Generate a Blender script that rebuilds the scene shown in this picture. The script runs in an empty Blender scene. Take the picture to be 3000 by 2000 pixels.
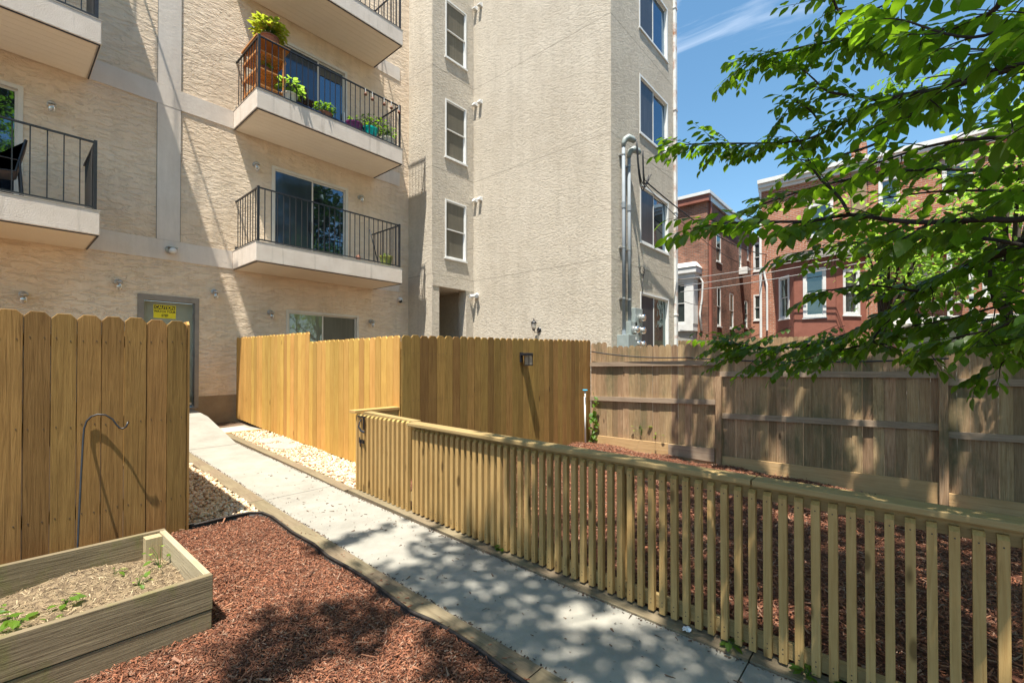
import bpy, math, random
import numpy as np
from mathutils import Vector, Matrix
R = math.radians
random.seed(7); rng = np.random.default_rng(7)
scn = bpy.context.scene
COL = scn.collection

# ------------------------------------------------------------------ camera
YAW, PIT, FOC, CY, EYE = 0.855197, 0.0098427, 1330.5, 1050.7, 1.62
cf = Vector((math.sin(YAW)*math.cos(PIT), math.cos(YAW)*math.cos(PIT), math.sin(PIT)))
cr = Vector((math.cos(YAW), -math.sin(YAW), 0)); cu = cr.cross(cf)
cam_d = bpy.data.cameras.new('camera'); cam = bpy.data.objects.new('camera', cam_d); COL.objects.link(cam)
cam.matrix_world = Matrix(((cr.x, cu.x, -cf.x, 0), (cr.y, cu.y, -cf.y, 0), (cr.z, cu.z, -cf.z, EYE), (0, 0, 0, 1)))
cam_d.sensor_width = 36; cam_d.lens = FOC/3000*36; cam_d.shift_y = (CY-1000)/3000
cam_d.clip_start = 0.05; cam_d.clip_end = 2000
scn.camera = cam
def at(px, py, f):            # photo pixel (3000 px wide) at distance f -> point in the place
    return Vector((0, 0, EYE)) + f*(cf + cr*((px-1500)/FOC) - cu*((py-CY)/FOC))

# ------------------------------------------------------------------ sun and sky
SUN = Vector((1, .42, -3.2)).normalized()
sd = bpy.data.lights.new('sun', 'SUN'); so = bpy.data.objects.new('sun', sd); COL.objects.link(so)
so.rotation_euler = SUN.to_track_quat('-Z', 'Y').to_euler(); sd.energy = 5.0; sd.angle = R(.53); sd.color = (1, .94, .83)
w = bpy.data.worlds.new('World'); scn.world = w; w.use_nodes = True
nt = w.node_tree; nt.nodes.clear()
def N(t, typ, **kw):
    n = t.nodes.new(typ)
    for k, v in kw.items():
        if k in n.inputs.keys(): n.inputs[k].default_value = v
        else: setattr(n, k, v)
    return n
sky = N(nt, 'ShaderNodeTexSky', sky_type='NISHITA', sun_disc=False, sun_elevation=R(71.2), sun_rotation=R(247.2), air_density=1.0, dust_density=.3, ozone_density=1.6)
hsv = N(nt, 'ShaderNodeHueSaturation', Hue=.486, Saturation=1.12, Value=1.02)
tc = N(nt, 'ShaderNodeTexCoord'); mp = N(nt, 'ShaderNodeMapping'); mp.inputs['Scale'].default_value = (3.2, 2.0, 5.0); mp.inputs['Rotation'].default_value = (.9, .2, 2.1)
cn = N(nt, 'ShaderNodeTexNoise', Scale=1.3, Detail=9, Roughness=.6, Distortion=.6)
cramp = N(nt, 'ShaderNodeValToRGB'); cramp.color_ramp.elements[0].position = .60; cramp.color_ramp.elements[1].position = .92
cmix = N(nt, 'ShaderNodeMixRGB'); cmix.inputs[2].default_value = (7, 7.4, 8.0, 1)
bg = N(nt, 'ShaderNodeBackground', Strength=.10); wo = N(nt, 'ShaderNodeOutputWorld')
L = nt.links.new
L(tc.outputs['Generated'], mp.inputs[0]); L(mp.outputs[0], cn.inputs['Vector']); L(cn.outputs[0], cramp.inputs[0]); L(cramp.outputs[0], cmix.inputs[0])
L(sky.outputs[0], hsv.inputs['Color']); L(hsv.outputs[0], cmix.inputs[1]); L(cmix.outputs[0], bg.inputs[0]); L(bg.outputs[0], wo.inputs[0])
scn.view_settings.view_transform = 'Standard'; scn.view_settings.look = 'None'; scn.view_settings.exposure = 1.14; scn.view_settings.gamma = 1
scn.cycles.max_bounces = 8; scn.cycles.diffuse_bounces = 5; scn.cycles.transparent_max_bounces = 8

# ------------------------------------------------------------------ mesh builder
class MB:
    def __init__(s): s.v = []; s.f = []; s.mi = []; s.m = 0
    def add(s, vs, fs):
        o = len(s.v); s.v += [tuple(v) for v in vs]; s.f += [tuple(i+o for i in f) for f in fs]; s.mi += [s.m]*len(fs); return s
    def box(s, a, b, M=None):
        x0, y0, z0 = a; x1, y1, z1 = b
        vs = [Vector(p) for p in ((x0,y0,z0),(x1,y0,z0),(x1,y1,z0),(x0,y1,z0),(x0,y0,z1),(x1,y0,z1),(x1,y1,z1),(x0,y1,z1))]
        if M: vs = [M(v) if callable(M) else M @ v for v in vs]
        fs = [(0,3,2,1),(4,5,6,7),(0,1,5,4),(1,2,6,5),(2,3,7,6),(3,0,4,7)]
        # keep outward normals whatever the mapping's handedness
        c = sum(vs, Vector())/8; n = (vs[3]-vs[0]).cross(vs[2]-vs[0])
        if n.dot(vs[0]-c) < 0: fs = [f[::-1] for f in fs]
        return s.add(vs, fs)
    def quad(s, *p): return s.add(p, [tuple(range(len(p)))])
    def prism(s, poly, d):         # poly: list of 3D points (planar), extruded by vector d
        n = len(poly); P = [Vector(p) for p in poly]; d = Vector(d)
        nn = Vector((0,0,0))
        for i in range(n): nn += P[i].cross(P[(i+1) % n])
        vs = P + [p+d for p in P]
        fs = [tuple(range(n))[::-1], tuple(range(n, 2*n))] + [(i, (i+1) % n, n+(i+1) % n, n+i) for i in range(n)]
        if nn.dot(d) < 0: fs = [f[::-1] for f in fs]
        return s.add(vs, fs)
    def tube(s, pts, r, n=8, cap=True):
        P = [Vector(p) for p in pts]; k = len(P)
        if not hasattr(r, '__len__'): r = [r]*k
        vs = []; ref = None
        for i in range(k):
            d = (P[min(i+1, k-1)]-P[max(i-1, 0)]).normalized()
            if ref is None: ref = Vector((0,0,1)) if abs(d.z) < .9 else Vector((1,0,0))
            a = d.cross(ref).normalized(); b = a.cross(d).normalized(); ref = b
            for j in range(n):
                t = 2*math.pi*j/n; vs.append(P[i]+r[i]*(a*math.cos(t)+b*math.sin(t)))
        fs = [(i*n+j, i*n+(j+1) % n, (i+1)*n+(j+1) % n, (i+1)*n+j) for i in range(k-1) for j in range(n)]
        if cap: fs += [tuple(range(n))[::-1], tuple((k-1)*n+j for j in range(n))]
        return s.add(vs, fs)
    def lathe(s, prof, c=(0,0,0), ax='z', n=16):
        c = Vector(c); vs = []
        for r, h in prof:
            for j in range(n):
                t = 2*math.pi*j/n; a, b = r*math.cos(t), r*math.sin(t)
                vs.append(c+Vector({'z': (a, b, h), 'x': (h, a, b), 'y': (b, h, a)}[ax]))
        k = len(prof)
        fs = [(i*n+j, i*n+(j+1) % n, (i+1)*n+(j+1) % n, (i+1)*n+j) for i in range(k-1) for j in range(n)]
        fs += [tuple(range(n))[::-1], tuple((k-1)*n+j for j in range(n))]
        return s.add(vs, fs)
    def build(s, name, mat, parent=None, smooth=False, bevel=0, tag_=None):
        me = bpy.data.meshes.new(name); off = Vector((0,0,0))
        if parent is not None:
            q = parent
            while q is not None: off += q.location; q = q.parent
        me.from_pydata([(v[0]-off.x, v[1]-off.y, v[2]-off.z) for v in s.v], [], s.f)
        mats = mat if isinstance(mat, (list, tuple)) else [mat]
        for m in mats: me.materials.append(m)
        if len(mats) > 1: me.polygons.foreach_set('material_index', s.mi)
        if smooth: me.polygons.foreach_set('use_smooth', [True]*len(me.polygons))
        me.update()
        o = bpy.data.objects.new(name, me); COL.objects.link(o)
        if parent is not None: o.parent = parent
        if bevel:
            b = o.modifiers.new('bevel', 'BEVEL'); b.width = bevel; b.segments = 2; b.limit_method = 'ANGLE'
        if tag_: tag(o, *tag_)
        return o
def tag(o, label, cat=None, group=None):
    o['label'] = label
    if cat: o['category'] = cat
    if group: o['group'] = group
    return o
def struct(o, kind='structure', label=None, cat=None):
    o['kind'] = kind
    if label: o['label'] = label
    if cat: o['category'] = cat
    return o
def thing(name, label, cat, loc=(0,0,0), group=None):
    o = bpy.data.objects.new(name, None); COL.objects.link(o); o.location = loc; o.empty_display_size = .1
    return tag(o, label, cat, group)
def part(name, parent, mat, fn, **k):
    m = MB(); fn(m); return m.build(name, mat, parent, **k)
def copy_tree(o, parent=None):
    kids = list(o.children); c = o.copy(); COL.objects.link(c); c.parent = parent
    for k in kids: copy_tree(k, c)
    return c

# ------------------------------------------------------------------ materials
def ramp(t, stops):
    n = N(t, 'ShaderNodeValToRGB'); e = n.color_ramp.elements
    while len(e) < len(stops): e.new(.5)
    for el, (p, c) in zip(e, stops): el.position = p; el.color = (*c, 1) if len(c) == 3 else c
    return n
def mat(name, base=(.5,.5,.5), rough=.6, metal=0, spec=.5):
    m = bpy.data.materials.new(name); m.use_nodes = True; t = m.node_tree
    b = t.nodes['Principled BSDF']; b.inputs['Base Color'].default_value = (*base, 1); b.inputs['Roughness'].default_value = rough
    b.inputs['Metallic'].default_value = metal; b.inputs['Specular IOR Level'].default_value = spec
    return m, t, b
def pos(t, scale=(1,1,1), island=0, off=(0,0,0)):
    g = N(t, 'ShaderNodeNewGeometry'); m = N(t, 'ShaderNodeMapping'); m.inputs['Scale'].default_value = scale; m.inputs['Location'].default_value = off
    if island:
        a = N(t, 'ShaderNodeVectorMath', operation='SCALE'); c = N(t, 'ShaderNodeCombineXYZ')
        for k in range(3): c.inputs[k].default_value = (37.1, 53.7, 71.3)[k]
        t.links.new(c.outputs[0], a.inputs[0]); t.links.new(g.outputs['Random Per Island'], a.inputs['Scale'])
        s = N(t, 'ShaderNodeVectorMath', operation='ADD'); t.links.new(g.outputs['Position'], s.inputs[0]); t.links.new(a.outputs[0], s.inputs[1])
        t.links.new(s.outputs[0], m.inputs[0])
    else: t.links.new(g.outputs['Position'], m.inputs[0])
    return m.outputs[0], g
def noise(t, v, sc, det=4, ro=.5, dist=0):
    n = N(t, 'ShaderNodeTexNoise', Scale=sc, Detail=det, Roughness=ro, Distortion=dist); t.links.new(v, n.inputs['Vector']); return n.outputs[0]
def mth(t, op, a, b=None, clamp=False):
    n = N(t, 'ShaderNodeMath', operation=op); n.use_clamp = clamp
    for i, x in enumerate((a, b)):
        if x is None: continue
        if isinstance(x, (int, float)): n.inputs[i].default_value = x
        else: t.links.new(x, n.inputs[i])
    return n.outputs[0]
def mixc(t, f, a, b, mode='MIX'):
    n = N(t, 'ShaderNodeMixRGB', blend_type=mode)
    for i, x in enumerate((f, a, b)):
        if isinstance(x, (int, float)): n.inputs[i].default_value = x
        elif isinstance(x, tuple): n.inputs[i].default_value = (*x, 1)
        else: t.links.new(x, n.inputs[i])
    return n.outputs[0]
def bump(t, b, h, dist, strength=1.0):
    n = N(t, 'ShaderNodeBump', Strength=strength, Distance=dist); t.links.new(h, n.inputs['Height']); t.links.new(n.outputs[0], b.inputs['Normal'])

def stucco(name, c1, c2, sc=(1,1,1), rough_h=.03, joints=(), ridge=1.0, hollow_tone=.35, f1=10, f2=24):
    m, t, b = mat(name, c1, .92, spec=.2)
    p0, g = pos(t); p1, _ = pos(t, sc)
    big = noise(t, p0, .55, 5, .6); mid = noise(t, p0, 2.7, 5, .65)
    f = mth(t, 'ADD', mth(t, 'MULTIPLY', big, .6), mth(t, 'MULTIPLY', mid, .4))
    r = ramp(t, [(.36, c2), (.6, c1)]); t.links.new(f, r.inputs[0])
    n1 = noise(t, p1, f1, 4, .62, .6); n2 = noise(t, p1, f2, 3, .6, .3); n3 = noise(t, p0, 60, 3, .6)
    rid = ramp(t, [(.42, (0,0,0)), (.5, (.7,.7,.7)), (.62, (1,1,1))]); t.links.new(n1, rid.inputs[0])
    h = mth(t, 'ADD', mth(t, 'MULTIPLY', rid.outputs[0], .75*ridge), mth(t, 'MULTIPLY', n2, .9))
    h = mth(t, 'ADD', h, mth(t, 'MULTIPLY', n3, .28))
    col = mixc(t, mth(t, 'MULTIPLY', mth(t, 'SUBTRACT', 1.0, rid.outputs[0]), hollow_tone), r.outputs[0], tuple(x*.72 for x in c2))  # darker tone mixed into the hollows between the ridges
    vs_, _ = pos(t, (1, 1, .13)); vst = ramp(t, [(.46, (0,0,0)), (.72, (.42,.42,.42))]); t.links.new(noise(t, vs_, 3.6, 5, .65), vst.inputs[0]); col = mixc(t, vst.outputs[0], col, tuple(x*.72 for x in c2))
    if joints:
        sep = N(t, 'ShaderNodeSeparateXYZ'); t.links.new(g.outputs['Position'], sep.inputs[0]); jm = None
        for z in joints:
            k = mth(t, 'LESS_THAN', mth(t, 'ABSOLUTE', mth(t, 'SUBTRACT', sep.outputs[2], z)), .011)
            jm = k if jm is None else mth(t, 'MAXIMUM', jm, k)
        h = mth(t, 'SUBTRACT', h, mth(t, 'MULTIPLY', jm, 1.2)); col = mixc(t, mth(t, 'MULTIPLY', jm, .6), col, tuple(x*.55 for x in c2))
    t.links.new(col, b.inputs['Base Color']); bump(t, b, h, rough_h)
    return m
def wood(name, cA, cB, cD, axis='z', tint=.25, knots=True, saw=0, bumpd=.004, moss=None, ks=4.2, kr0=.045, kr1=.10):
    m, t, b = mat(name, cA, .75, spec=.25)
    ax = {'x': 0, 'y': 1, 'z': 2}[axis]; sc = [1, 1, 1]; sc[ax] = .045
    p, g = pos(t, tuple(sc), island=1); pw, _ = pos(t, (1,1,1), island=1)
    gr = noise(t, p, 38, 6, .65, 1.2); gr2 = noise(t, p, 140, 3, .6)
    mix = mth(t, 'ADD', mth(t, 'MULTIPLY', gr, .75), mth(t, 'MULTIPLY', gr2, .25))
    r = ramp(t, [(.26, cD), (.47, cA), (.74, cB)]); t.links.new(mix, r.inputs[0]); col = r.outputs[0]
    # board-to-board tint
    v = mth(t, 'ADD', 1.0-tint*.5, mth(t, 'MULTIPLY', g.outputs['Random Per Island'], tint))
    h = N(t, 'ShaderNodeHueSaturation'); t.links.new(col, h.inputs['Color']); t.links.new(v, h.inputs['Value'])
    hh = mth(t, 'ADD', .49, mth(t, 'MULTIPLY', mth(t, 'FRACT', mth(t, 'MULTIPLY', g.outputs['Random Per Island'], 7.3)), .02)); t.links.new(hh, h.inputs['Hue'])
    col = h.outputs[0]; hgt = mix
    blot = noise(t, pw, 2.2, 4, .6)
    col = mixc(t, mth(t, 'MULTIPLY', mth(t, 'SUBTRACT', blot, .45, True), 1.2, True), col, cD, 'MIX')
    if knots:
        sk = [1, 1, 1]; sk[ax] = .33
        pk, _ = pos(t, tuple(sk), island=1)
        vo = N(t, 'ShaderNodeTexVoronoi', Scale=ks); vo.inputs['Randomness'].default_value = 1; t.links.new(pk, vo.inputs['Vector'])
        kr = ramp(t, [(kr0, (1,1,1)), (kr1, (0,0,0))]); t.links.new(vo.outputs['Distance'], kr.inputs[0])
        sp = N(t, 'ShaderNodeSeparateColor'); t.links.new(vo.outputs['Color'], sp.inputs[0])
        gate = mth(t, 'GREATER_THAN', sp.outputs[0], .35)
        kf = mth(t, 'MULTIPLY', mth(t, 'MULTIPLY', kr.outputs[0], gate), .8)
        col = mixc(t, kf, col, tuple(x*.4 for x in cD)); hgt = mth(t, 'SUBTRACT', hgt, mth(t, 'MULTIPLY', kf, .3))
    if saw:
        ws, _ = pos(t, (.35, .35, 1), island=1)
        wv = N(t, 'ShaderNodeTexWave', Scale=26, Distortion=5.0, Detail=3); wv.bands_direction = 'DIAGONAL'; t.links.new(ws, wv.inputs['Vector'])
        msk = mth(t, 'GREATER_THAN', noise(t, pw, .8, 1), .5)
        hgt = mth(t, 'ADD', hgt, mth(t, 'MULTIPLY', mth(t, 'MULTIPLY', wv.outputs['Fac'], msk), saw))
        col = mixc(t, mth(t, 'MULTIPLY', mth(t, 'MULTIPLY', wv.outputs['Fac'], msk), .22*saw), col, cD)
    if moss:
        ms = noise(t, pos(t, (1,1,.5))[0], 3.1, 5, .65); mr = ramp(t, [(.5, (0,0,0)), (.66, (.75,.75,.75))]); t.links.new(ms, mr.inputs[0])
        col = mixc(t, mr.outputs[0], col, moss)
    t.links.new(col, b.inputs['Base Color']); bump(t, b, hgt, bumpd)
    return m
def mottled(name, c1, c2, sc=6, bd=.002, rough=.8, bsc=90, metal=0, spec=.3, c3=None, sc3=1.1):
    m, t, b = mat(name, c1, rough, metal, spec); p, g = pos(t)
    r = ramp(t, [(.35, c2), (.62, c1)]); t.links.new(noise(t, p, sc, 6, .65), r.inputs[0]); col = r.outputs[0]
    if c3:
        r3 = ramp(t, [(.5, (0,0,0)), (.68, (1,1,1))]); t.links.new(noise(t, p, sc3, 6, .65), r3.inputs[0]); col = mixc(t, r3.outputs[0], col, c3)
    t.links.new(col, b.inputs['Base Color'])
    if bd: bump(t, b, noise(t, p, bsc, 4, .6), bd)
    return m
def island(name, cols, rough=.8, sc=30, var=.25, spec=.3, patch=0):       # colour picked piece by piece
    m, t, b = mat(name, cols[0], rough, spec=spec); p, g = pos(t)
    n = len(cols); r = ramp(t, [((i+.5)/n, c) for i, c in enumerate(cols)]); t.links.new(g.outputs['Random Per Island'], r.inputs[0])
    h = N(t, 'ShaderNodeHueSaturation'); t.links.new(r.outputs[0], h.inputs['Color'])
    val = mth(t, 'ADD', 1-var, mth(t, 'MULTIPLY', noise(t, p, sc, 4, .6), 2*var))
    if patch: val = mth(t, 'MULTIPLY', val, mth(t, 'ADD', 1-patch*.5, mth(t, 'MULTIPLY', noise(t, p, 2.1, 5, .65), patch)))
    t.links.new(val, h.inputs['Value']); t.links.new(h.outputs[0], b.inputs['Base Color'])
    return m
def brick(name, c1, c2, mortar, dirt=(.05,.03,.025), paintz=None):
    m, t, b = mat(name, c1, .9, spec=.2); g = N(t, 'ShaderNodeNewGeometry'); s = N(t, 'ShaderNodeSeparateXYZ'); t.links.new(g.outputs['Position'], s.inputs[0])
    c = N(t, 'ShaderNodeCombineXYZ'); t.links.new(mth(t, 'ADD', s.outputs[0], s.outputs[1]), c.inputs[0]); t.links.new(s.outputs[2], c.inputs[1])
    bt = N(t, 'ShaderNodeTexBrick', Scale=1.0); bt.inputs['Brick Width'].default_value = .215; bt.inputs['Row Height'].default_value = .075; bt.inputs['Mortar Size'].default_value = .011
    bt.inputs['Color1'].default_value = (*c1, 1); bt.inputs['Color2'].default_value = (*c2, 1); bt.inputs['Mortar'].default_value = (*mortar, 1); bt.inputs['Bias'].default_value = -.1
    t.links.new(c.outputs[0], bt.inputs['Vector'])
    r = ramp(t, [(.45, (0,0,0)), (.75, (.8,.8,.8))]); t.links.new(noise(t, g.outputs['Position'], .8, 7, .65), r.inputs[0])
    col = mixc(t, r.outputs[0], bt.outputs['Color'], dirt)
    t.links.new(col, b.inputs['Base Color']); bump(t, b, bt.outputs['Fac'], -.004)
    return m
def glass(name, tintc, refl=.3, rough=.02, inner=(.02,.025,.03), wav=.0015, streak=None):
    m = bpy.data.materials.new(name); m.use_nodes = True; t = m.node_tree; t.nodes.remove(t.nodes['Principled BSDF'])
    out = t.nodes['Material Output']; d = N(t, 'ShaderNodeBsdfDiffuse'); gl = N(t, 'ShaderNodeBsdfGlossy', Roughness=rough); gl.inputs['Color'].default_value = (*tintc, 1)
    p, g = pos(t, (1,1,.35)); r = ramp(t, [(.35, tuple(x*.6 for x in inner)), (.65, inner)]); t.links.new(noise(t, p, 1.7, 3), r.inputs[0]); col = r.outputs[0]
    if streak:
        ps, _ = pos(t, (1,1,.02)); rs = ramp(t, [(.42, (0,0,0)), (.58, (1,1,1))]); t.links.new(noise(t, ps, 16, 2), rs.inputs[0]); col = mixc(t, rs.outputs[0], col, streak)
    t.links.new(col, d.inputs[0])
    lw = N(t, 'ShaderNodeFresnel', IOR=1.5); f = mth(t, 'ADD', refl, lw.outputs[0], True)
    bn = N(t, 'ShaderNodeBump', Strength=1, Distance=wav); t.links.new(noise(t, g.outputs['Position'], 2.5, 2), bn.inputs['Height']); t.links.new(bn.outputs[0], gl.inputs['Normal'])
    mx = N(t, 'ShaderNodeMixShader'); t.links.new(f, mx.inputs[0]); t.links.new(d.outputs[0], mx.inputs[1]); t.links.new(gl.outputs[0], mx.inputs[2]); t.links.new(mx.outputs[0], out.inputs[0])
    return m
def leafm(name, cols, trans=.45, tcol=(.35,.6,.04)):
    m = bpy.data.materials.new(name); m.use_nodes = True; t = m.node_tree; b = t.nodes['Principled BSDF']; out = t.nodes['Material Output']
    g = N(t, 'ShaderNodeNewGeometry'); n = len(cols); r = ramp(t, [((i+.5)/n, c) for i, c in enumerate(cols)]); t.links.new(g.outputs['Random Per Island'], r.inputs[0])
    vn = mixc(t, mth(t, 'MULTIPLY', noise(t, g.outputs['Position'], 45, 3), .5), r.outputs[0], tuple(x*.6 for x in cols[0]))
    t.links.new(vn, b.inputs['Base Color']); b.inputs['Roughness'].default_value = .42; b.inputs['Specular IOR Level'].default_value = .4
    tr = N(t, 'ShaderNodeBsdfTranslucent'); tr.inputs[0].default_value = (*tcol, 1)
    mx = N(t, 'ShaderNodeMixShader', Fac=trans); t.links.new(b.outputs[0], mx.inputs[1]); t.links.new(tr.outputs[0], mx.inputs[2]); t.links.new(mx.outputs[0], out.inputs[0])
    return m
M = {}
M['stucco_f'] = stucco('stucco_facade', (.79,.645,.49), (.71,.56,.405), (1,1,2.9), .0125, ridge=1.3, hollow_tone=.08, f1=5.0, f2=15)
M['stucco_t'] = stucco('stucco_tower', (.585,.525,.435), (.505,.445,.36), (1,1,1.9), .014, (4.04, 6.957, 9.72), ridge=.8, hollow_tone=.34, f1=13, f2=34)
M['smooth'] = stucco('stucco_smooth', (.72,.65,.57), (.66,.58,.50), (1,1,1), .003, ridge=.2, hollow_tone=.05)
M['slab'] = mottled('balcony_render', (.71,.625,.54), (.64,.555,.47), 3, .006, .9, 60)
def drip(m):
    t = m.node_tree; b = t.nodes['Principled BSDF']; src = b.inputs['Base Color'].links[0].from_socket; p, _ = pos(t, (1, 1, .09)); r = ramp(t, [(.56, (0,0,0)), (.74, (.55,.55,.55))]); t.links.new(noise(t, p, 9, 5, .7), r.inputs[0])
    t.links.new(mixc(t, r.outputs[0], src, (.30,.25,.20)), b.inputs['Base Color'])
drip(M['slab'])
M['soffit'] = mottled('soffit_vinyl', (.82,.73,.60), (.79,.70,.57), 2, .0, .6)
M['plinth'] = mottled('plinth_concrete', (.33,.25,.16), (.26,.19,.12), 2.5, .004, .9, 40)
M['white'] = mottled('white_paint', (.74,.74,.72), (.66,.66,.64), 4, .001, .45)
M['vinyl'] = mottled('cream_vinyl_frame', (.66,.62,.55), (.58,.54,.47), 4, .001, .45)
M['black'] = mottled('black_metal', (.012,.013,.017), (.02,.02,.024), 20, .001, .4, spec=.5)
M['grey_metal'] = mottled('painted_grey_metal', (.30,.34,.33), (.25,.29,.285), 5, .001, .45, spec=.5)
M['pvc'] = mottled('grey_conduit', (.27,.30,.33), (.22,.25,.28), 3, .001, .65, spec=.2)
M['door'] = mottled('grey_door_paint', (.30,.31,.24), (.25,.26,.20), 3, .001, .5)
M['doorframe'] = mottled('brown_grey_frame', (.27,.235,.20), (.22,.19,.16), 5, .001, .5)
M['pick_new'] = wood('new_cedar_boards', (.50,.285,.075), (.60,.37,.115), (.34,.17,.036), 'z', .42)
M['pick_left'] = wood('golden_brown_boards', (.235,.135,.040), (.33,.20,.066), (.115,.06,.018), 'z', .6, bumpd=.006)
M['new_x'] = wood('new_cedar_rail_x', (.50,.32,.11), (.58,.40,.15), (.38,.22,.07), 'x', .15)
M['rail_z'] = wood('pressure_treated_balusters', (.405,.265,.095), (.50,.35,.14), (.28,.16,.05), 'z', .36, ks=8.5, kr0=.10, kr1=.19)
M['rail_y'] = wood('pressure_treated_rail', (.33,.24,.10), (.42,.315,.145), (.24,.165,.065), 'y', .1)
M['grey_z'] = wood('weathered_pickets', (.31,.20,.11), (.44,.31,.19), (.14,.08,.04), 'z', .62, bumpd=.008, moss=(.13,.115,.06))
M['grey_y'] = wood('weathered_rails', (.30,.225,.155), (.41,.325,.235), (.17,.12,.08), 'y', .15)
M['kick_y'] = wood('pale_kick_board', (.48,.32,.15), (.56,.40,.21), (.34,.21,.09), 'y', .15)
M['kerb'] = wood('path_edge_timber', (.19,.15,.095), (.26,.21,.14), (.12,.09,.055), 'y', .12, knots=False, bumpd=.003)
M['plant_x'] = wood('planter_boards', (.215,.17,.10), (.30,.245,.15), (.095,.072,.038), 'x', .3, bumpd=.007, moss=(.13,.14,.03))
M['plant_y'] = wood('planter_end_boards', (.40,.34,.215), (.48,.42,.28), (.24,.19,.11), 'y', .12, bumpd=.006)
M['plant_z'] = wood('planter_posts', (.40,.32,.18), (.50,.41,.25), (.25,.18,.09), 'z', .12)
M['cedar'] = wood('orange_stand_wood', (.55,.26,.08), (.62,.32,.11), (.38,.15,.04), 'x', .2, knots=False)
M['dirt'] = mottled('bare_soil', (.16,.11,.07), (.10,.065,.045), 4, .01, .95, 30)
M['straw'] = mottled('dry_straw_soil', (.30,.22,.13), (.13,.09,.055), 22, .02, .95, 70)
M['mulchbase'] = mottled('mulch_bed', (.17,.065,.035), (.07,.028,.018), 30, .02, .95, 60)
M['chip'] = island('mulch_chips', [(.085,.034,.02),(.26,.097,.05),(.35,.14,.072),(.17,.062,.034),(.38,.18,.10),(.065,.03,.02),(.30,.115,.06),(.21,.078,.042),(.38,.25,.17),(.12,.046,.027)], .8, 60, patch=1.1)
M['pebbase'] = mottled('pebble_bed', (.42,.30,.20), (.25,.17,.11), 30, .01, .95)
M['pebble'] = island('cream_pebbles', [(.60,.44,.28),(.70,.58,.42),(.52,.31,.17),(.68,.53,.36),(.76,.67,.54),(.58,.37,.21),(.70,.57,.40),(.42,.25,.15)], .6, 40, .15)
def concrete():
    m, t, b = mat('concrete_path', (.5,.47,.41), .9, spec=.2); p, g = pos(t)
    r = ramp(t, [(.3, (.235,.222,.192)), (.65, (.335,.32,.28))]); t.links.new(noise(t, p, 2.3, 8, .7), r.inputs[0])
    sp = ramp(t, [(.60, (0,0,0)), (.75, (.6,.6,.6))]); t.links.new(noise(t, p, 130, 3, .7), sp.inputs[0])
    col = mixc(t, sp.outputs[0], r.outputs[0], (.30,.275,.23))
    st = ramp(t, [(.56, (0,0,0)), (.72, (.5,.5,.5))]); t.links.new(noise(t, p, .9, 6, .7), st.inputs[0]); col = mixc(t, st.outputs[0], col, (.38,.36,.30))
    t.links.new(col, b.inputs['Base Color']); bump(t, b, noise(t, p, 160, 4, .7), .003); return m
M['conc'] = concrete()
M['slate'] = mottled('flat_stone', (.45,.36,.30), (.36,.28,.24), 5, .004, .85)
M['rubber'] = mottled('black_edging', (.02,.018,.016), (.045,.035,.03), 30, .002, .6)
M['brickA'] = brick('dark_red_brick', (.36,.15,.09), (.17,.075,.05), (.28,.22,.18))
M['brickB'] = brick('orange_red_brick', (.46,.18,.10), (.30,.11,.065), (.46,.36,.29), (.26,.11,.07))
M['redpaint'] = mottled('brick_red_paint', (.30,.115,.08), (.24,.09,.062), 3, .001, .6)
M['orangepaint'] = mottled('orange_awning_paint', (.55,.13,.04), (.45,.10,.03), 3, .001, .6)
M['greywall'] = mottled('grey_clapboard_paint', (.40,.385,.35), (.32,.31,.28), 4, .001, .7)
M['rooftar'] = mottled('flat_roof', (.12,.11,.10), (.08,.075,.07), 3, .002, .9)
M['rust'] = mottled('white_pipe_with_rust', (.72,.72,.70), (.62,.62,.60), 5, .001, .5, c3=(.36,.17,.09), sc3=2.6)
M['g_dark'] = glass('dark_window_glass', (.8,.9,1), .16, inner=(.03,.035,.04))
M['g_screen'] = glass('insect_screen', (.6,.62,.6), .02, .35, inner=(.15,.135,.105), streak=(.12,.11,.085))
M['g_screen2'] = glass('dark_insect_screen', (.5,.55,.6), .05, .25, inner=(.085,.085,.09), streak=(.055,.055,.06))
M['g_sky'] = glass('sliding_door_glass', (.55,.75,.95), .17, inner=(.02,.025,.035))
M['g_dscr'] = glass('sliding_door_with_screen', (.45,.62,.8), .08, .06, inner=(.04,.05,.065))
M['g_blind'] = glass('glass_over_blind', (.8,.85,.8), .10, inner=(.26,.26,.20), streak=(.20,.21,.165))
M['g_house'] = glass('house_window_glass', (.6,.75,.75), .12, inner=(.05,.06,.055), wav=.004)
M['clear'] = glass('lamp_glass', (.9,.9,.88), .25, .1, inner=(.40,.38,.34))
M['alu'] = mottled('lamp_metal', (.50,.50,.48), (.36,.36,.35), 20, .001, .35, metal=.6)
M['teal'] = mottled('teal_plastic', (.0,.42,.36), (.0,.36,.31), 5, 0, .35)
M['purple'] = mottled('purple_plastic', (.16,.03,.13), (.13,.025,.11), 5, 0, .35)
M['terra'] = mottled('brown_pot', (.24,.11,.07), (.18,.08,.05), 8, 0, .7)
M['cream'] = mottled('cream_pot', (.62,.57,.48), (.55,.50,.42), 8, 0, .6)
M['greenpot'] = mottled('green_pot', (.13,.20,.05), (.35,.33,.08), 14, 0, .5)
M['bluecloth'] = mottled('blue_mat', (.02,.06,.20), (.015,.04,.14), 8, 0, .8)
M['chair'] = mottled('dark_brown_slats', (.10,.06,.045), (.06,.04,.03), 9, 0, .6)
M['yellow'] = mottled('yellow_sign', (.78,.66,.03), (.72,.60,.02), 5, 0, .5)
M['ink'] = mat('sign_ink', (.015,.015,.012), .6)[0]
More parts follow.
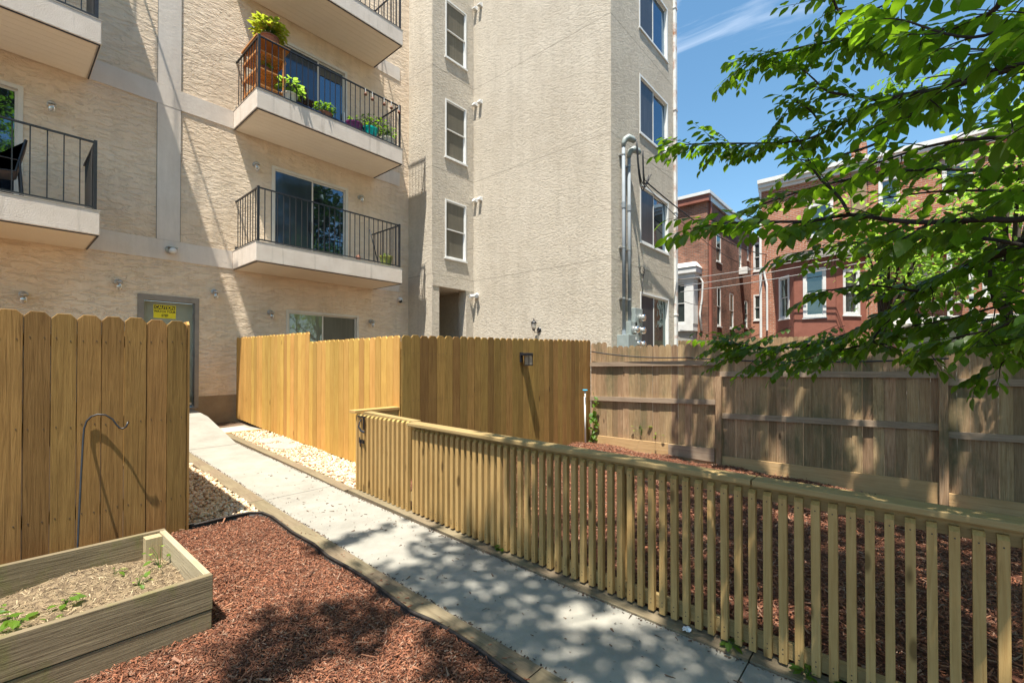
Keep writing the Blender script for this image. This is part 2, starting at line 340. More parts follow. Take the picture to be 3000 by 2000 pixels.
M['blueplastic'] = mottled('blue_valve', (.08,.45,.68), (.06,.38,.60), 6, 0, .4)
M['bark'] = mottled('dark_bark', (.045,.034,.028), (.025,.02,.017), 25, .004, .9, 60)
M['leaf'] = leafm('broad_leaves', [(.016,.048,.010),(.030,.078,.011),(.055,.120,.012),(.022,.060,.014),(.080,.150,.014),(.040,.10,.012)], .43, (.30,.55,.02))
M['leaf_d'] = leafm('dark_leaves', [(.010,.028,.007),(.016,.042,.009),(.024,.055,.010)], .2, (.08,.17,.02))
M['leaf_y'] = leafm('yellow_green_leaves', [(.09,.19,.02),(.12,.24,.03),(.07,.16,.02)], .5, (.45,.70,.08))
M['leaf_r'] = leafm('red_tipped_leaves', [(.22,.28,.02),(.30,.33,.03),(.14,.22,.02),(.30,.04,.05)], .4, (.6,.7,.05))
M['litter'] = island('leaf_litter', [(.10,.06,.04),(.17,.11,.07),(.06,.04,.03)], .9)
M['wire'] = mat('black_cable', (.02,.02,.022), .6)[0]
M['lwire'] = mat('grey_cable', (.30,.29,.28), .6)[0]
M['nail'] = mat('rusty_nail', (.06,.04,.03), .7)[0]
M['paper'] = mat('white_paper', (.75,.76,.78), .8)[0]

# ------------------------------------------------------------------ ground
KY = [-40, -3, .675, 2.78, 4.85, 5.9, 9.2, 10.4, 60]; KZ = [-.2, -.1, -.03, .035, .13, .195, .363, .445, .5]
def G(y): return float(np.interp(y, KY, KZ))
def GR(x, y):                  # falls away to the right of the path
    k = min(max((4.83-y)/4.3, 0), 1.2)
    return G(y) - max(0, min(x, 8)-2.9)*(.016+.012*k)
def sheet(name, xs, ys, zf, m, parent=None, **k):
    b = MB(); nx, ny = len(xs), len(ys)
    vs = [(x, y, zf(x, y)) for y in ys for x in xs]
    b.add(vs, [(j*nx+i, j*nx+i+1, (j+1)*nx+i+1, (j+1)*nx+i) for j in range(ny-1) for i in range(nx-1)])
    return b.build(name, m, parent, **k)
def fr(a, b, s): n = max(2, int(round((b-a)/s))+1); return list(np.linspace(a, b, n))
gx = [-300, -60, -20, -8] + fr(-4, 9, .5) + [12, 20, 40, 100, 300]; gy = [-300, -60, -20] + fr(-8, 11, .5) + [16, 30, 80, 300]
struct(sheet('ground', gx, gy, lambda x, y: GR(x, y)-.045, M['dirt']))
# concrete path in three slabs with a ramp up to the door
def pxl(y): return 1.945
def pxr(y): return float(np.interp(y, [-1, .7, 2.4, 5.2, 9.2], [2.76, 2.755, 2.745, 2.70, 2.66]))-.0
pb = MB(); 
for a, b in ((-2.6, .668), (.676, 5.205), (5.213, 9.2)):
    ys = fr(a, b, .3)
    for i in range(len(ys)-1):
        y0, y1 = ys[i], ys[i+1]
        pb.quad((pxl(y0), y0, G(y0)), (pxr(y0), y0, G(y0)), (pxr(y1), y1, G(y1)), (pxl(y1), y1, G(y1)))
    for y in (a, b): pb.quad((pxl(y), y, G(y)), (pxr(y), y, G(y)), (pxr(y), y, G(y)-.03), (pxl(y), y, G(y)-.03))
struct(pb.build('path', M['conc']))
rb = MB(); rp = [(8.2, .315), (9.15, .52), (9.7, .64), (10.4, .70), (10.75, .72)]
for (y0, z0), (y1, z1) in zip(rp, rp[1:]):
    rb.quad((1.80, y0, z0), (2.64, y0, z0), (2.64, y1, z1), (1.80, y1, z1)); rb.quad((2.64, y0, z0), (2.64, y0, .2), (2.64, y1, .2), (2.64, y1, z1))
struct(rb.build('ramp', M['conc'], None))
lb = MB().box((2.665, 9.16, .2), (3.405, 10.69, .372)); struct(lb.build('landing', M['conc'], bevel=.008))
lb = MB().box((2.80, 9.30, .372), (3.28, 9.95, .3745)); struct(lb.build('landing_patch', mottled('worn_concrete', (.46,.42,.36), (.40,.36,.31), 8, .002, .9)))
# timbers along both edges of the path
def timber(x0, x1, y0, y1, lab):
    b = MB(); ys = fr(y0, y1, .3)
    for u, v in zip(ys, ys[1:]):
        b.quad((x0, u, G(u)+.012), (x1, u, G(u)+.012), (x1, v, G(v)+.012), (x0, v, G(v)+.012))
        b.quad((x0, v, G(v)+.012), (x0, v, G(v)-.06), (x0, u, G(u)-.06), (x0, u, G(u)+.012)); b.quad((x1, u, G(u)+.012), (x1, u, G(u)-.06), (x1, v, G(v)-.06), (x1, v, G(v)+.012))
    for y in (y0, y1): b.quad((x0, y, G(y)+.012), (x1, y, G(y)+.012), (x1, y, G(y)-.06), (x0, y, G(y)-.06))
    b.build('edging_timber', M['kerb'], tag_=(lab, 'timber', 'timbers edging the concrete path'))
timber(1.79, 1.937, -2.4, 1.47, 'weathered flat timber between the black edging and path, nearest the camera')
timber(1.79, 1.937, 1.478, 5.197, 'long flat timber edging the left side of path beside the red mulch')
timber(1.79, 1.937, 5.205, 8.6, 'flat timber edging the path left of the pebbles behind the golden fence end')
timber(2.765, 2.90, -2.4, .665, 'shaded flat timber under the nearest end of the slatted railing')
timber(2.755, 2.885, .673, 4.93, 'flat timber running under the slatted railing and gate')
timber(2.71, 2.83, 4.938, 9.155, 'sunlit flat timber between path and the cream pebble strip')
MB().box((2.70, 9.10, .25), (3.40, 9.152, .385)).build('edging_timber', M['new_x'], tag_=('short cross timber at the edge of the landing slab and pebbles', 'timber', 'timbers edging the concrete path'))
# black edging strip round the mulch
eb = [(1.10,4.83),(1.30,4.825),(1.52,4.835),(1.66,4.82),(1.75,4.74),(1.775,4.56),(1.755,4.07),(1.775,3.72),(1.75,3.43),(1.768,3.15),(1.775,2.88),(1.755,2.57),(1.74,2.36),(1.772,2.17),(1.78,1.99),(1.778,1.8),(1.76,1.6),(1.75,1.4),(1.77,1.1),(1.76,.5),(1.77,-.5),(1.77,-2)]
b = MB(); 
for (x, y), (x1, y1) in zip(eb, eb[1:]):
    d = Vector((x1-x, y1-y, 0)); n = Vector((-d.y, d.x, 0)).normalized()*.005
    z, z1 = G(y), G(y1)
    b.add([(x-n.x,y-n.y,z-.05),(x+n.x,y+n.y,z-.05),(x+n.x,y+n.y,z+.045),(x-n.x,y-n.y,z+.045),(x1-n.x,y1-n.y,z1-.05),(x1+n.x,y1+n.y,z1-.05),(x1+n.x,y1+n.y,z1+.045),(x1-n.x,y1-n.y,z1+.045)], [(0,4,7,3),(1,2,6,5),(3,7,6,2)])
b.tube([(x, y, G(y)+.047) for x, y in eb], .011, 8)
b.build('garden_edging', M['rubber'], smooth=True, tag_=('wavy black rubber edging strip between the red mulch and path timber', 'garden edging'))

# ------------------------------------------------------------------ loose stuff
def scatter(base, pts, zf, shapes, size, flat, thick=None, tilt=.35, lift=.008):
    """many copies of small shapes -> arrays"""
    V = []; F = []; off = 0
    for (x, y) in pts:
        vs, fs = shapes[rng.integers(len(shapes))]; s = size*(.55+.9*rng.random()**1.4)
        a = rng.random()*2*math.pi; t1, t2 = rng.normal(0, tilt, 2)
        Rz = np.array([[math.cos(a), -math.sin(a), 0], [math.sin(a), math.cos(a), 0], [0, 0, 1]])
        Rx = np.array([[1, 0, 0], [0, math.cos(t1), -math.sin(t1)], [0, math.sin(t1), math.cos(t1)]]); Ry = np.array([[math.cos(t2), 0, math.sin(t2)], [0, 1, 0], [-math.sin(t2), 0, math.cos(t2)]])
        sc = np.array([s*(.7+.6*rng.random()), s*flat*(.6+.8*rng.random()), s*(thick or flat)*(.6+.8*rng.random())])
        P = (vs*sc) @ (Rz @ Rx @ Ry).T + np.array([x, y, zf(x, y)+lift*(.3+1.4*rng.random())]); V.append(P); F += [tuple(i+off for i in f) for f in fs]; off += len(vs)
    if V: base.add([tuple(p) for p in np.vstack(V)], F)
chipv = []
for k in range(6):
    j = lambda: 1+.5*(random.random()-.5)
    t = .8*random.random()
    v = np.array([(-.5*j(),-.5*j(),0),(.5*j(),-.5*t,0),(.62*j(),.2*j(),0),(-.5*j(),.5*j(),0),(-.5,-.4,.6*j()),(.4,-.4*t,.5),(.5,.2,.4*j()),(-.45,.45,.5*j())])
    chipv.append((v, [(4,5,6,7),(0,1,5,4),(1,2,6,5),(2,3,7,6),(3,0,4,7)]))
def ico():
    p = (1+5**.5)/2; v = np.array([(-1,p,0),(1,p,0),(-1,-p,0),(1,-p,0),(0,-1,p),(0,1,p),(0,-1,-p),(0,1,-p),(p,0,-1),(p,0,1),(-p,0,-1),(-p,0,1)])/1.9
    f = [(0,11,5),(0,5,1),(0,1,7),(0,7,10),(0,10,11),(1,5,9),(5,11,4),(11,10,2),(10,7,6),(7,1,8),(3,9,4),(3,4,2),(3,2,6),(3,6,8),(3,8,9),(4,9,5),(2,4,11),(6,2,10),(8,6,7),(9,8,1)]
    return v, f
v0, f0 = ico()
def subdiv(v, f):
    v = [tuple(x) for x in v]; c = {}; nf = []
    def m(a, b):
        k = (min(a, b), max(a, b))
        if k not in c:
            q = np.array(v[a])+np.array(v[b]); q = q/np.linalg.norm(q)*.98; c[k] = len(v); v.append(tuple(q))
        return c[k]
    for a, b_, c_ in f:
        x, y, z = m(a, b_), m(b_, c_), m(c_, a); nf += [(a,x,z),(b_,y,x),(c_,z,y),(x,y,z)]
    return np.array(v), nf
v1, f1 = subdiv(v0, f0)
pebv = []
for k in range(8):
    q = v1*(1+.16*np.sin(v1 @ rng.normal(0, 2, 3) + rng.random()*6)[:, None]); pebv.append((q*.5, f1))
pebl = [((v0*(1+.22*rng.normal(0, 1, (12, 1))*.5))*.5, f0) for k in range(6)]
def inpoly(x, y, poly):
    c = False; n = len(poly)
    for i in range(n):
        (x0, y0), (x1, y1) = poly[i], poly[(i+1) % n]
        if (y0 > y) != (y1 > y) and x < (x1-x0)*(y-y0)/(y1-y0)+x0: c = not c
    return c
def pts_in(poly, dens):
    xs = [p[0] for p in poly]; ys = [p[1] for p in poly]; A = (max(xs)-min(xs))*(max(ys)-min(ys)); n = int(A*dens)
    X = rng.uniform(min(xs), max(xs), n); Y = rng.uniform(min(ys), max(ys), n)
    return [(a, c) for a, c in zip(X, Y) if inpoly(a, c, poly)]
def bumpy(x, y): return .012*math.sin(3.1*x+1.3*y)+.010*math.sin(5.7*y-2.1*x)+.006*math.sin(11*x+7*y)
# mulch, left bed
zl = lambda x, y: G(y)+.012+bumpy(x, y)*.7
mm = MB(); mm.m = 0
lp = [(-3, -2.0)] + [(x-.012, y) for x, y in reversed(eb[3:])] + [(1.3, 4.80), (-3, 4.80)]
xs = fr(-3, 1.76, .12); ys = fr(-2, 4.81, .12); nx = len(xs)
mm.add([(min(x, float(np.interp(-y, [-e[1] for e in eb[3:]], [e[0] for e in eb[3:]]))-.008), y, zl(x, y)-.004) for y in ys for x in xs], [(j*nx+i, j*nx+i+1, (j+1)*nx+i+1, (j+1)*nx+i) for j in range(len(ys)-1) for i in range(nx-1)])
mm.m = 1
P = [p for p in pts_in(lp, 8500) if p[0] > .2 and p[1] > 1.0 and not (p[0] < .86 and 3.1 < p[1] < 4.25)]
P = [p for p in P if p[1] > 1.1 + 0*p[0]]
scatter(mm, P, zl, chipv, .022, .26, .16, .36, .010)
P = [p for p in pts_in(lp, 5200) if p[0] > .2 and p[1] > 1.3 and not (p[0] < .86 and 3.1 < p[1] < 4.25)]
scatter(mm, P, zl, chipv, .011, .45, .3, .5, .016); scatter(mm, P[::18], zl, chipv, .048, .17, .08, .25, .020)
scatter(mm, [(1.80+abs(random.gauss(0, .05)), random.uniform(1.4, 4.5)) for _ in range(70)], lambda x, y: G(y)+.014, chipv, .020, .3, .15, .2, .002)
struct(mm.build('mulch', [M['mulchbase'], M['chip']]), 'stuff', 'red bark mulch left of the path, around the raised planter', 'mulch')
# mulch, railed yard
zr = lambda x, y: GR(x, y)+.012+bumpy(x, y)*1.6+.05*max(0, 1-abs(x-7.4)/.5)*(.5+.5*math.sin(1.7*y))
mm = MB(); mm.m = 0; xs = fr(2.93, 7.93, .15); ys = fr(-3, 4.82, .15); nx = len(xs)
mm.add([(x, y, zr(x, y)-.004) for y in ys for x in xs], [(j*nx+i, j*nx+i+1, (j+1)*nx+i+1, (j+1)*nx+i) for j in range(len(ys)-1) for i in range(nx-1)])
mm.m = 1
yard = [(2.93,-1.6),(7.9,-1.6),(7.9,4.8),(2.93,4.8)]
P = pts_in(yard, 2100)
P = [p for p in P if (p[0]*.656-p[1]*.7547)/(p[0]*.7547+p[1]*.656) < 1.25]
scatter(mm, P, zr, chipv, .033, .28, .16, .38, .012); scatter(mm, P[::14], zr, chipv, .065, .16, .08, .3, .022)
struct(mm.build('mulch', [M['mulchbase'], M['chip']]), 'stuff', 'red bark mulch inside the slatted railing, sloping to the grey fence', 'mulch')
# pebbles
zp = lambda x, y: G(y)+bumpy(x, y)*.4-.008
for poly, dens, lab, hv in (([(2.84,4.9),(3.41,4.9),(3.41,9.09),(2.84,9.09)], 1700, 'cream pebble strip between the path timber and bright golden fence', 1), ([(1.15,4.86),(1.782,4.86),(1.782,8.6),(1.15,8.6)], 1700, 'brown and cream pebble bed behind the end of the near golden fence', 1)):
    pm = MB(); pm.m = 0; (xa, ya), (xb, yb) = poly[0], poly[2]; xs = fr(xa, xb, .1); ys = fr(ya, yb, .2); nx = len(xs)
    pm.add([(x, y, zp(x, y)) for y in ys for x in xs], [(j*nx+i, j*nx+i+1, (j+1)*nx+i+1, (j+1)*nx+i) for j in range(len(ys)-1) for i in range(nx-1)]); pm.m = 1
    P = pts_in(poly, dens)
    scatter(pm, [p for p in P if p[1] < 6.6], zp, pebv, .036, .78, .62, .5, .012); scatter(pm, [p for p in P if p[1] >= 6.6], zp, pebl, .038, .78, .6, .5, .012)
    struct(pm.build('pebbles', [M['pebbase'], M['pebble']], smooth=True), 'stuff', lab, 'pebbles')
for poly, lab in (([(2.95,8.18),(3.16,8.28),(3.20,7.98),(3.02,7.86),(2.93,7.95)], 'pale irregular paving stone set in the pebble strip, left of three'), ([(3.19,8.27),(3.36,8.27),(3.36,7.75),(3.20,7.66),(3.17,7.9)], 'grey irregular paving stone set in the pebbles nearest the bright fence'), ([(2.93,7.86),(3.18,7.72),(3.33,7.55),(3.20,7.30),(3.05,7.28),(2.90,7.55)], 'reddish paving stone set in the pebble strip, nearest the camera of three')):
    MB().prism([(x, y, zp(x, y)+.008) for x, y in poly], (0, 0, .026)).build('paving_stone', M['slate'], bevel=.006, tag_=(lab, 'paving stone', 'paving stones in the pebbles'))

# ------------------------------------------------------------------ board fences
def picket(b, P, w_, z0, z1, th, ear=.028, c=.0032):
    """P(u, z, o): frame mapping; a dog-eared board between u=0..w_"""
    pl = [(0, z0), (w_, z0), (w_, z1-ear*1.1), (w_-ear, z1), (ear, z1), (0, z1-ear*1.1)]
    fl = [(c, z0), (w_-c, z0), (w_-c, z1-ear*1.1-.001), (w_-ear-.001, z1-c), (ear+.001, z1-c), (c, z1-ear*1.1-.001)]
    A = [P(u, z, 0) for u, z in pl]; Bq = [P(u, z, th) for u, z in fl]; n = 6
    nn = (A[1]-A[0]).cross(A[4]-A[0]); fs = [tuple(range(n))[::-1], tuple(range(n, 2*n))]+[(i, (i+1) % n, n+(i+1) % n, n+i) for i in range(n)]
    if nn.dot(Bq[0]-A[0]) < 0: fs = [f_[::-1] for f_ in fs]
    b.add(A+Bq, fs)
def pickets(b, p0, p1, w_, ztop, zbot, nrm, th=.017, gap=.0008, ear=.028, jit=.004, stagger=.005, nails=(), c=.0032):
    p0 = Vector((*p0, 0)); p1 = Vector((*p1, 0)); d = (p1-p0); L_ = d.length; d.normalize(); n = int(round(L_/w_)); ww = L_/n; nr = Vector((*nrm, 0))
    for i in range(n):
        t = i*ww; zt = ztop((t+ww/2)/L_)+random.uniform(-jit, jit)*1.5; zb = zbot((t+ww/2)/L_); o_ = random.uniform(0, stagger); tl = random.uniform(-.002, .002)
        P = lambda u, z, o, t=t, o_=o_, tl=tl: p0 + d*(t+gap/2+u) + nr*(o_+o+tl*u/ww) + Vector((0, 0, z))
        picket(b, P, ww-gap, zb, zt, th, ear, c)
        for zn in nails:
            for un in (.03, ww-.035):
                q = zn+random.uniform(-.012, .012); un += random.uniform(-.006, .006); b.m = 1; b.prism([P(un-.0035, q-.0035, th-.001), P(un+.0035, q-.0035, th-.001), P(un+.0035, q+.0035, th-.001), P(un-.0035, q+.0035, th-.001)], P(0, 0, .003)-P(0, 0, 0)); b.m = 0
# near golden fence on the left
f = thing('picket_fence', 'near golden brown dog-eared board fence behind the raised planter', 'fence', (-.6, 4.83, .1))
def fn(b): pickets(b, (-4.2, 4.815), (1.142, 4.815), .1405, lambda t: 2.035-.045*t, lambda t: .10, (0, -1), ear=.034, nails=(.46, 1.14, 1.80))
part('picket_panel', f, [M['pick_left'], M['nail']], fn)
def fn(b): pickets(b, (1.165, 4.80), (1.165, 10.6), .14, lambda t: 1.985+.1*t, lambda t: .14+.3*t, (-1, 0))
part('picket_panel', f, M['pick_new'], fn)
for z in (.42, 1.1, 1.75): part('rail', f, M['new_x'], lambda b, z=z: b.box((-4.2, 4.835, z), (1.13, 4.873, z+.089)))
part('post', f, M['pick_left'], lambda b: b.box((1.145, 4.80, .08), (1.165, 4.83, 1.96)))
# bright fence square to the building
f = thing('picket_fence', 'bright sunlit golden fence stepping down from the building beside the pebble strip', 'fence', (3.43, 7.6, .3))
def fn(b): pickets(b, (3.43, 7.35), (3.43, 10.66), .14, lambda t: 2.125+.035*t, lambda t: G(7.35+3.31*t)+.015, (-1, 0))
part('picket_panel', f, M['pick_new'], fn)
def fn(b): pickets(b, (3.43, 4.86), (3.43, 7.345), .138, lambda t: 1.975-.005*t, lambda t: G(4.86+2.5*t)+.015, (-1, 0))
part('picket_panel', f, M['pick_new'], fn)
for z in (.62, 1.2, 1.72): part('rail', f, M['new_x'], lambda b, z=z: b.box((3.434, 4.9, z), (3.472, 10.6, z+.089)))
for y in (7.3, 9.0): part('post', f, M['pick_new'], lambda b, y=y: b.box((3.475, y, .1), (3.56, y+.09, 1.95)))
# fence parallel to the building
f = thing('picket_fence', 'golden brown dog-eared fence carrying the black lantern, in front of the big stucco wall', 'fence', (5.7, 4.83, .05))
def fn(b): pickets(b, (3.432, 4.85), (7.985, 4.85), .1425, lambda t: 1.98+.105*t, lambda t: .13-.1*t, (0, -1), ear=.032, nails=(.46, 1.14, 1.75))
part('picket_panel', f, [M['pick_left'], M['nail']], fn)
for z in (.42, 1.1, 1.7): part('rail', f, M['new_x'], lambda b, z=z: b.box((3.45, 4.856, z), (7.97, 4.894, z+.089)))
for x in (3.48, 5.7, 7.88): part('post', f, M['pick_left'], lambda b, x=x: b.box((x, 4.897, 0), (x+.09, 4.98, 1.9)))
# weathered fence along the right of the yard
f = thing('weathered_fence', 'old grey weathered board fence with rails and posts facing the mulch yard', 'fence', (7.98, 1, -.1))
bays = [(2.352, 4.83, 1.945, 1.655, .985, .185), (-.348, 2.348, 1.81, 1.50, .82, .09), (-3.0, -.352, 1.79, 1.44, .785, -.02)]
for k, (y0, y1, zt, r1, r2, kb) in enumerate(bays):
    ex = .09 if k == 0 else 0
    part('picket_panel', f, M['grey_z'], lambda b: pickets(b, (8.0, y0), (8.0, y1), .118, lambda t: zt+(ex if t > .87 else 0)+.01*(1-t), lambda t: GR(8, y0)-.02, (1, 0), ear=.03, jit=.008, stagger=.010, c=.0065))
    for z, dz in ((r1, .016), (r2, .028)):
        part('rail', f, M['grey_y'], lambda b: b.prism([(7.955, y0, z+dz-.085), (7.955, y1, z-dz-.085), (7.955, y1, z-dz), (7.955, y0, z+dz)], (.042, 0, 0)))
    part('kick_board', f, M['kick_y'], lambda b: b.prism([(7.945, y0, GR(8, y0)-.03), (7.945, y1, GR(8, y1)-.03), (7.945, y1, kb), (7.945, y0, kb+.005)], (.04, 0, 0)))
for y, zt in ((2.31, 1.40), (-.39, 1.53)): part('post', f, M['grey_z'], lambda b: b.box((7.90, y, -.4), (7.995, y+.088, zt)))
part('kick_board', f, M['grey_y'], lambda b: b.prism([(7.90, 2.42, -.02), (7.90, 3.2, -.0), (7.90, 3.2, .185), (7.90, 2.42, .20)], (.04, 0, 0)))
# ------------------------------------------------------------------ slatted railing and gate
def capz(y): return float(np.interp(y, [-3, -.36, .66, 2.86, 4.86], [.93, .950, .970, 1.000, 1.037]))
rl = thing('slatted_railing', 'long pale yellow slatted wooden railing with flat cap beside the path', 'railing', (2.83, 1.7, 0))
for y0, y1 in ((.663, 3.84), (-2.6, .657)):
    part('cap_rail', rl, M['rail_y'], lambda b: b.prism([(2.785, y0, capz(y0)), (2.785, y1, capz(y1)), (2.785, y1, capz(y1)-.034), (2.785, y0, capz(y0)-.034)], (.14, 0, 0)), bevel=.006)
part('top_rail', rl, M['rail_y'], lambda b: b.prism([(2.869, -2.6, capz(-2.6)-.036), (2.869, 3.82, capz(3.82)-.036), (2.869, 3.82, capz(3.82)-.125), (2.869, -2.6, capz(-2.6)-.125)], (.036, 0, 0)))
part('bottom_rail', rl, M['rail_y'], lambda b: b.prism([(2.869, -2.6, G(-2.6)+.10), (2.869, 3.82, G(3.82)+.10), (2.869, 3.82, G(3.82)+.018), (2.869, -2.6, G(-2.6)+.018)], (.036, 0, 0)))
for y in (1.50, 3.80, -.5):
    part('post', rl, M['rail_z'], lambda b: b.box((2.906, y-.045, -.1), (2.994, y+.045, capz(y)-.036)))
def baluster(par, y, zb, zt, nm='baluster'):
    a, c = y-.019+random.uniform(-.002, .002), y+.019
    b = MB(); b.prism([(2.83, a, zb), (2.83, c, zb), (2.868, c, zb), (2.868, a, zb)], (0, 0, zt-zb-.02))
    # mitred head
    b.add([(2.83,a,zt-.02),(2.83,c,zt-.02),(2.868,c,zt-.02),(2.868,a,zt-.02),(2.868,a,zt+.0),(2.868,c,zt+.0),(2.848,c,zt),(2.848,a,zt)], [(0,7,6,1),(7,4,5,6),(0,3,4,7),(1,6,5,2),(3,2,5,4)])
    b.m = 1
    for zn in (zt-.05, zb+.05, zb+.075): b.prism([(2.8302, y-.003, zn-.003), (2.8302, y+.003, zn-.003), (2.8302, y+.003, zn+.003), (2.8302, y-.003, zn+.003)], (-.0012, 0, 0))
    return b.build(nm, [M['rail_z'], M['nail']], par)
baluster(rl, 3.79, G(3.79)+.03, capz(3.79)-.06)
y = 3.733; k = 0
while y > -1.1:
    baluster(rl, y, G(y)+.03, capz(y)-.036 - .028); y -= .0748; k += 1
gt = thing('garden_gate', 'narrow slatted gate with black latch at the far end of the railing', 'gate', (2.83, 4.3, .1))
for i in range(13):
    y = 4.87 if i == 0 else 4.81-.0827*(i-1)
    if i == 0: continue
    baluster(gt, y, .155-.0045*i, 1.02)
part('cap_rail', gt, M['rail_y'], lambda b: b.prism([(2.87, 3.845, .988), (2.87, 4.79, 1.02), (2.87, 4.79, 1.054), (2.87, 3.845, 1.022)], (.10, 0, 0)))
part('bottom_rail', gt, M['rail_y'], lambda b: b.box((2.869, 3.85, .20), (2.905, 4.82, .29)))
lt = part('latch', gt, M['black'], lambda b: (b.box((2.815, 4.715, .86), (2.829, 4.70, 1.0)), b.tube([(2.81, 4.73, .98), (2.785, 4.73, .95), (2.765, 4.72, .90), (2.775, 4.69, .855), (2.80, 4.66, .835)], [.006, .007, .009, .012, .014], 8), b.box((2.818, 4.68, .995), (2.829, 4.84, 1.012))))
part('latch_bolt', gt, M['black'], lambda b: (b.box((2.815, 4.70, .70), (2.829, 4.80, .74)), b.tube([(2.815, 4.77, .66), (2.805, 4.77, .77)], .006, 6)))
hp = thing('gate_post', 'short pale post with cap board where the gate meets the golden fence', 'post', (2.85, 4.88, .1))
baluster(hp, 4.875, .14, 1.025, 'front_slat')
part('post', hp, M['rail_z'], lambda b: b.box((2.87, 4.825, .05), (2.955, 4.915, 1.03)))
part('cap_board', hp, M['new_x'], lambda b: b.box((2.80, 4.86, 1.033), (3.425, 4.99, 1.068)), bevel=.004)
part('cross_rail', hp, M['new_x'], lambda b: b.box((2.958, 4.88, .93), (3.405, 4.93, 1.03)))
# ------------------------------------------------------------------ raised planter
f = thing('raised_planter', 'raised wooden planter box with dry soil and sprouts at the lower left', 'planter', (-.3, 3.65, .05))
def board(b, a, c): b.box(a, c)
part('side_board', f, M['plant_x'], lambda b: b.box((-1.6, 3.075, .186), (.868, 3.112, .385)), bevel=.003)
part('side_board', f, M['plant_x'], lambda b: b.box((-1.6, 3.078, .0), (.864, 3.114, .180)), bevel=.003)
part('side_board', f, M['plant_x'], lambda b: b.box((-1.6, 4.16, .19), (.868, 4.20, .388)), bevel=.003)
part('side_board', f, M['plant_x'], lambda b: b.box((-1.6, 4.162, .0), (.864, 4.198, .184)), bevel=.003)
part('end_board', f, M['plant_y'], lambda b: b.box((.83, 3.114, .186), (.866, 4.158, .386)), bevel=.003)
part('end_board', f, M['plant_y'], lambda b: b.box((.832, 3.116, .0), (.863, 4.158, .180)), bevel=.003)
part('corner_post', f, M['plant_z'], lambda b: b.box((.735, 4.07, .0), (.828, 4.158, .372)))
part('corner_post', f, M['plant_z'], lambda b: b.box((.75, 3.116, .0), (.828, 3.19, .33)))
sb = MB(); xs = fr(-1.6, .826, .06); ys = fr(3.115, 4.158, .06); nx = len(xs); sz = lambda x, y: .205+.02*math.sin(4*x+3*y)+.014*math.sin(9*x-5*y)+.03*max(0, (x-.1))*.6
sb.m = 0; sb.add([(x, y, sz(x, y)) for y in ys for x in xs], [(j*nx+i, j*nx+i+1, (j+1)*nx+i+1, (j+1)*nx+i) for j in range(len(ys)-1) for i in range(nx-1)])
sb.m = 1; scatter(sb, pts_in([(-.3,3.13),(.82,3.13),(.82,4.15),(-.3,4.15)], 4200), sz, chipv, .026, .13, .1, .4, .006)
o = sb.build('soil', [M['straw'], island('straw_bits', [(.42,.31,.18),(.54,.43,.27),(.17,.115,.07),(.30,.21,.125),(.11,.075,.05)], .8)], f); o['kind'] = 'stuff'
# ------------------------------------------------------------------ leaves
LEAF = [(0,0,0),(.16,.30,.03),(.17,.55,.035),(.09,.82,.015),(0,1.0,-.04),(-.09,.82,.015),(-.17,.55,.035),(-.16,.30,.03),(0,.33,-.015),(0,.62,-.02)]
LEAF = [(1.75*a, b_, c_) for a, b_, c_ in LEAF]
LF = [(0,1,8),(1,2,9,8),(2,3,9),(3,4,9),(9,4,5),(5,6,9),(6,7,8,9),(7,0,8)]
LV = np.array(LEAF)
def add_leaf(V, F, p, d, up, s, curl=0):
    d = d.normalized(); x = d.cross(up); 
    if x.length < 1e-3: x = Vector((1, 0, 0))
    x.normalize(); z = x.cross(d)
    B = np.array([x, d, z]); q = LV.copy(); q[:, 2] -= curl*(q[:, 1]**2)
    o = len(V); V.extend(map(tuple, q*s @ B + np.array(p))); F.extend(tuple(i+o for i in f_) for f_ in LF)
def sprout(name, lab, x, y, z, n, s, h, m='leaf_y', group=None, parent=None):
    V, F = [], []; b = MB()
    for k in range(n):
        a = random.random()*6.283; r = random.random()**.6*h*.8; hh = h*(.25+.75*random.random()); tip = Vector((x+math.cos(a)*r, y+math.sin(a)*r, z+hh))
        b.m = 0; b.tube([(x, y, z-.01), (x+math.cos(a)*r*.4, y+math.sin(a)*r*.4, z+hh*.7), tip], .0015 if h < .3 else .003, 4, False)
        add_leaf(V, F, tip-Vector((0, 0, 0)), Vector((math.cos(a), math.sin(a), random.uniform(-.4, .3))), Vector((random.uniform(-.3, .3), random.uniform(-.3, .3), 1)), s*(.6+.7*random.random()), .15)
    b.m = 1; b.add(V, F)
    o = b.build(name, [M['leaf'], M[m]], parent)
    if lab: tag(o, lab, 'plant', group)
    return o
for x, y, n, s, h, lab in ((.76, 3.78, 9, .05, .16, 'bright green sprout by the right corner of the planter'), (.62, 3.62, 6, .04, .06, 'small sprout in front of the tallest one in the planter soil'), (.55, 3.95, 4, .04, .05, 'tiny sprout near the back board of the planter'), (.30, 3.72, 8, .05, .06, 'low sprout in the middle of the planter soil'), (.22, 3.50, 5, .035, .05, 'small pale sprout left of centre in the planter'), (.10, 3.62, 12, .06, .08, 'bushy sprout second from the left in the planter'), (.05, 3.98, 4, .04, .08, 'thin sprout close to the back planter board'), (-.03, 3.80, 14, .07, .11, 'leafy strawberry-like plant at the left edge of the photo'), (.17, 3.40, 6, .06, .04, 'round-leaved sprout near the front planter board'), (.02, 3.30, 12, .07, .06, 'low leafy plant in the front left of the planter')):
    sprout('seedling', lab, x, y, sz(x, y), n, s, h, group='seedlings in the planter')
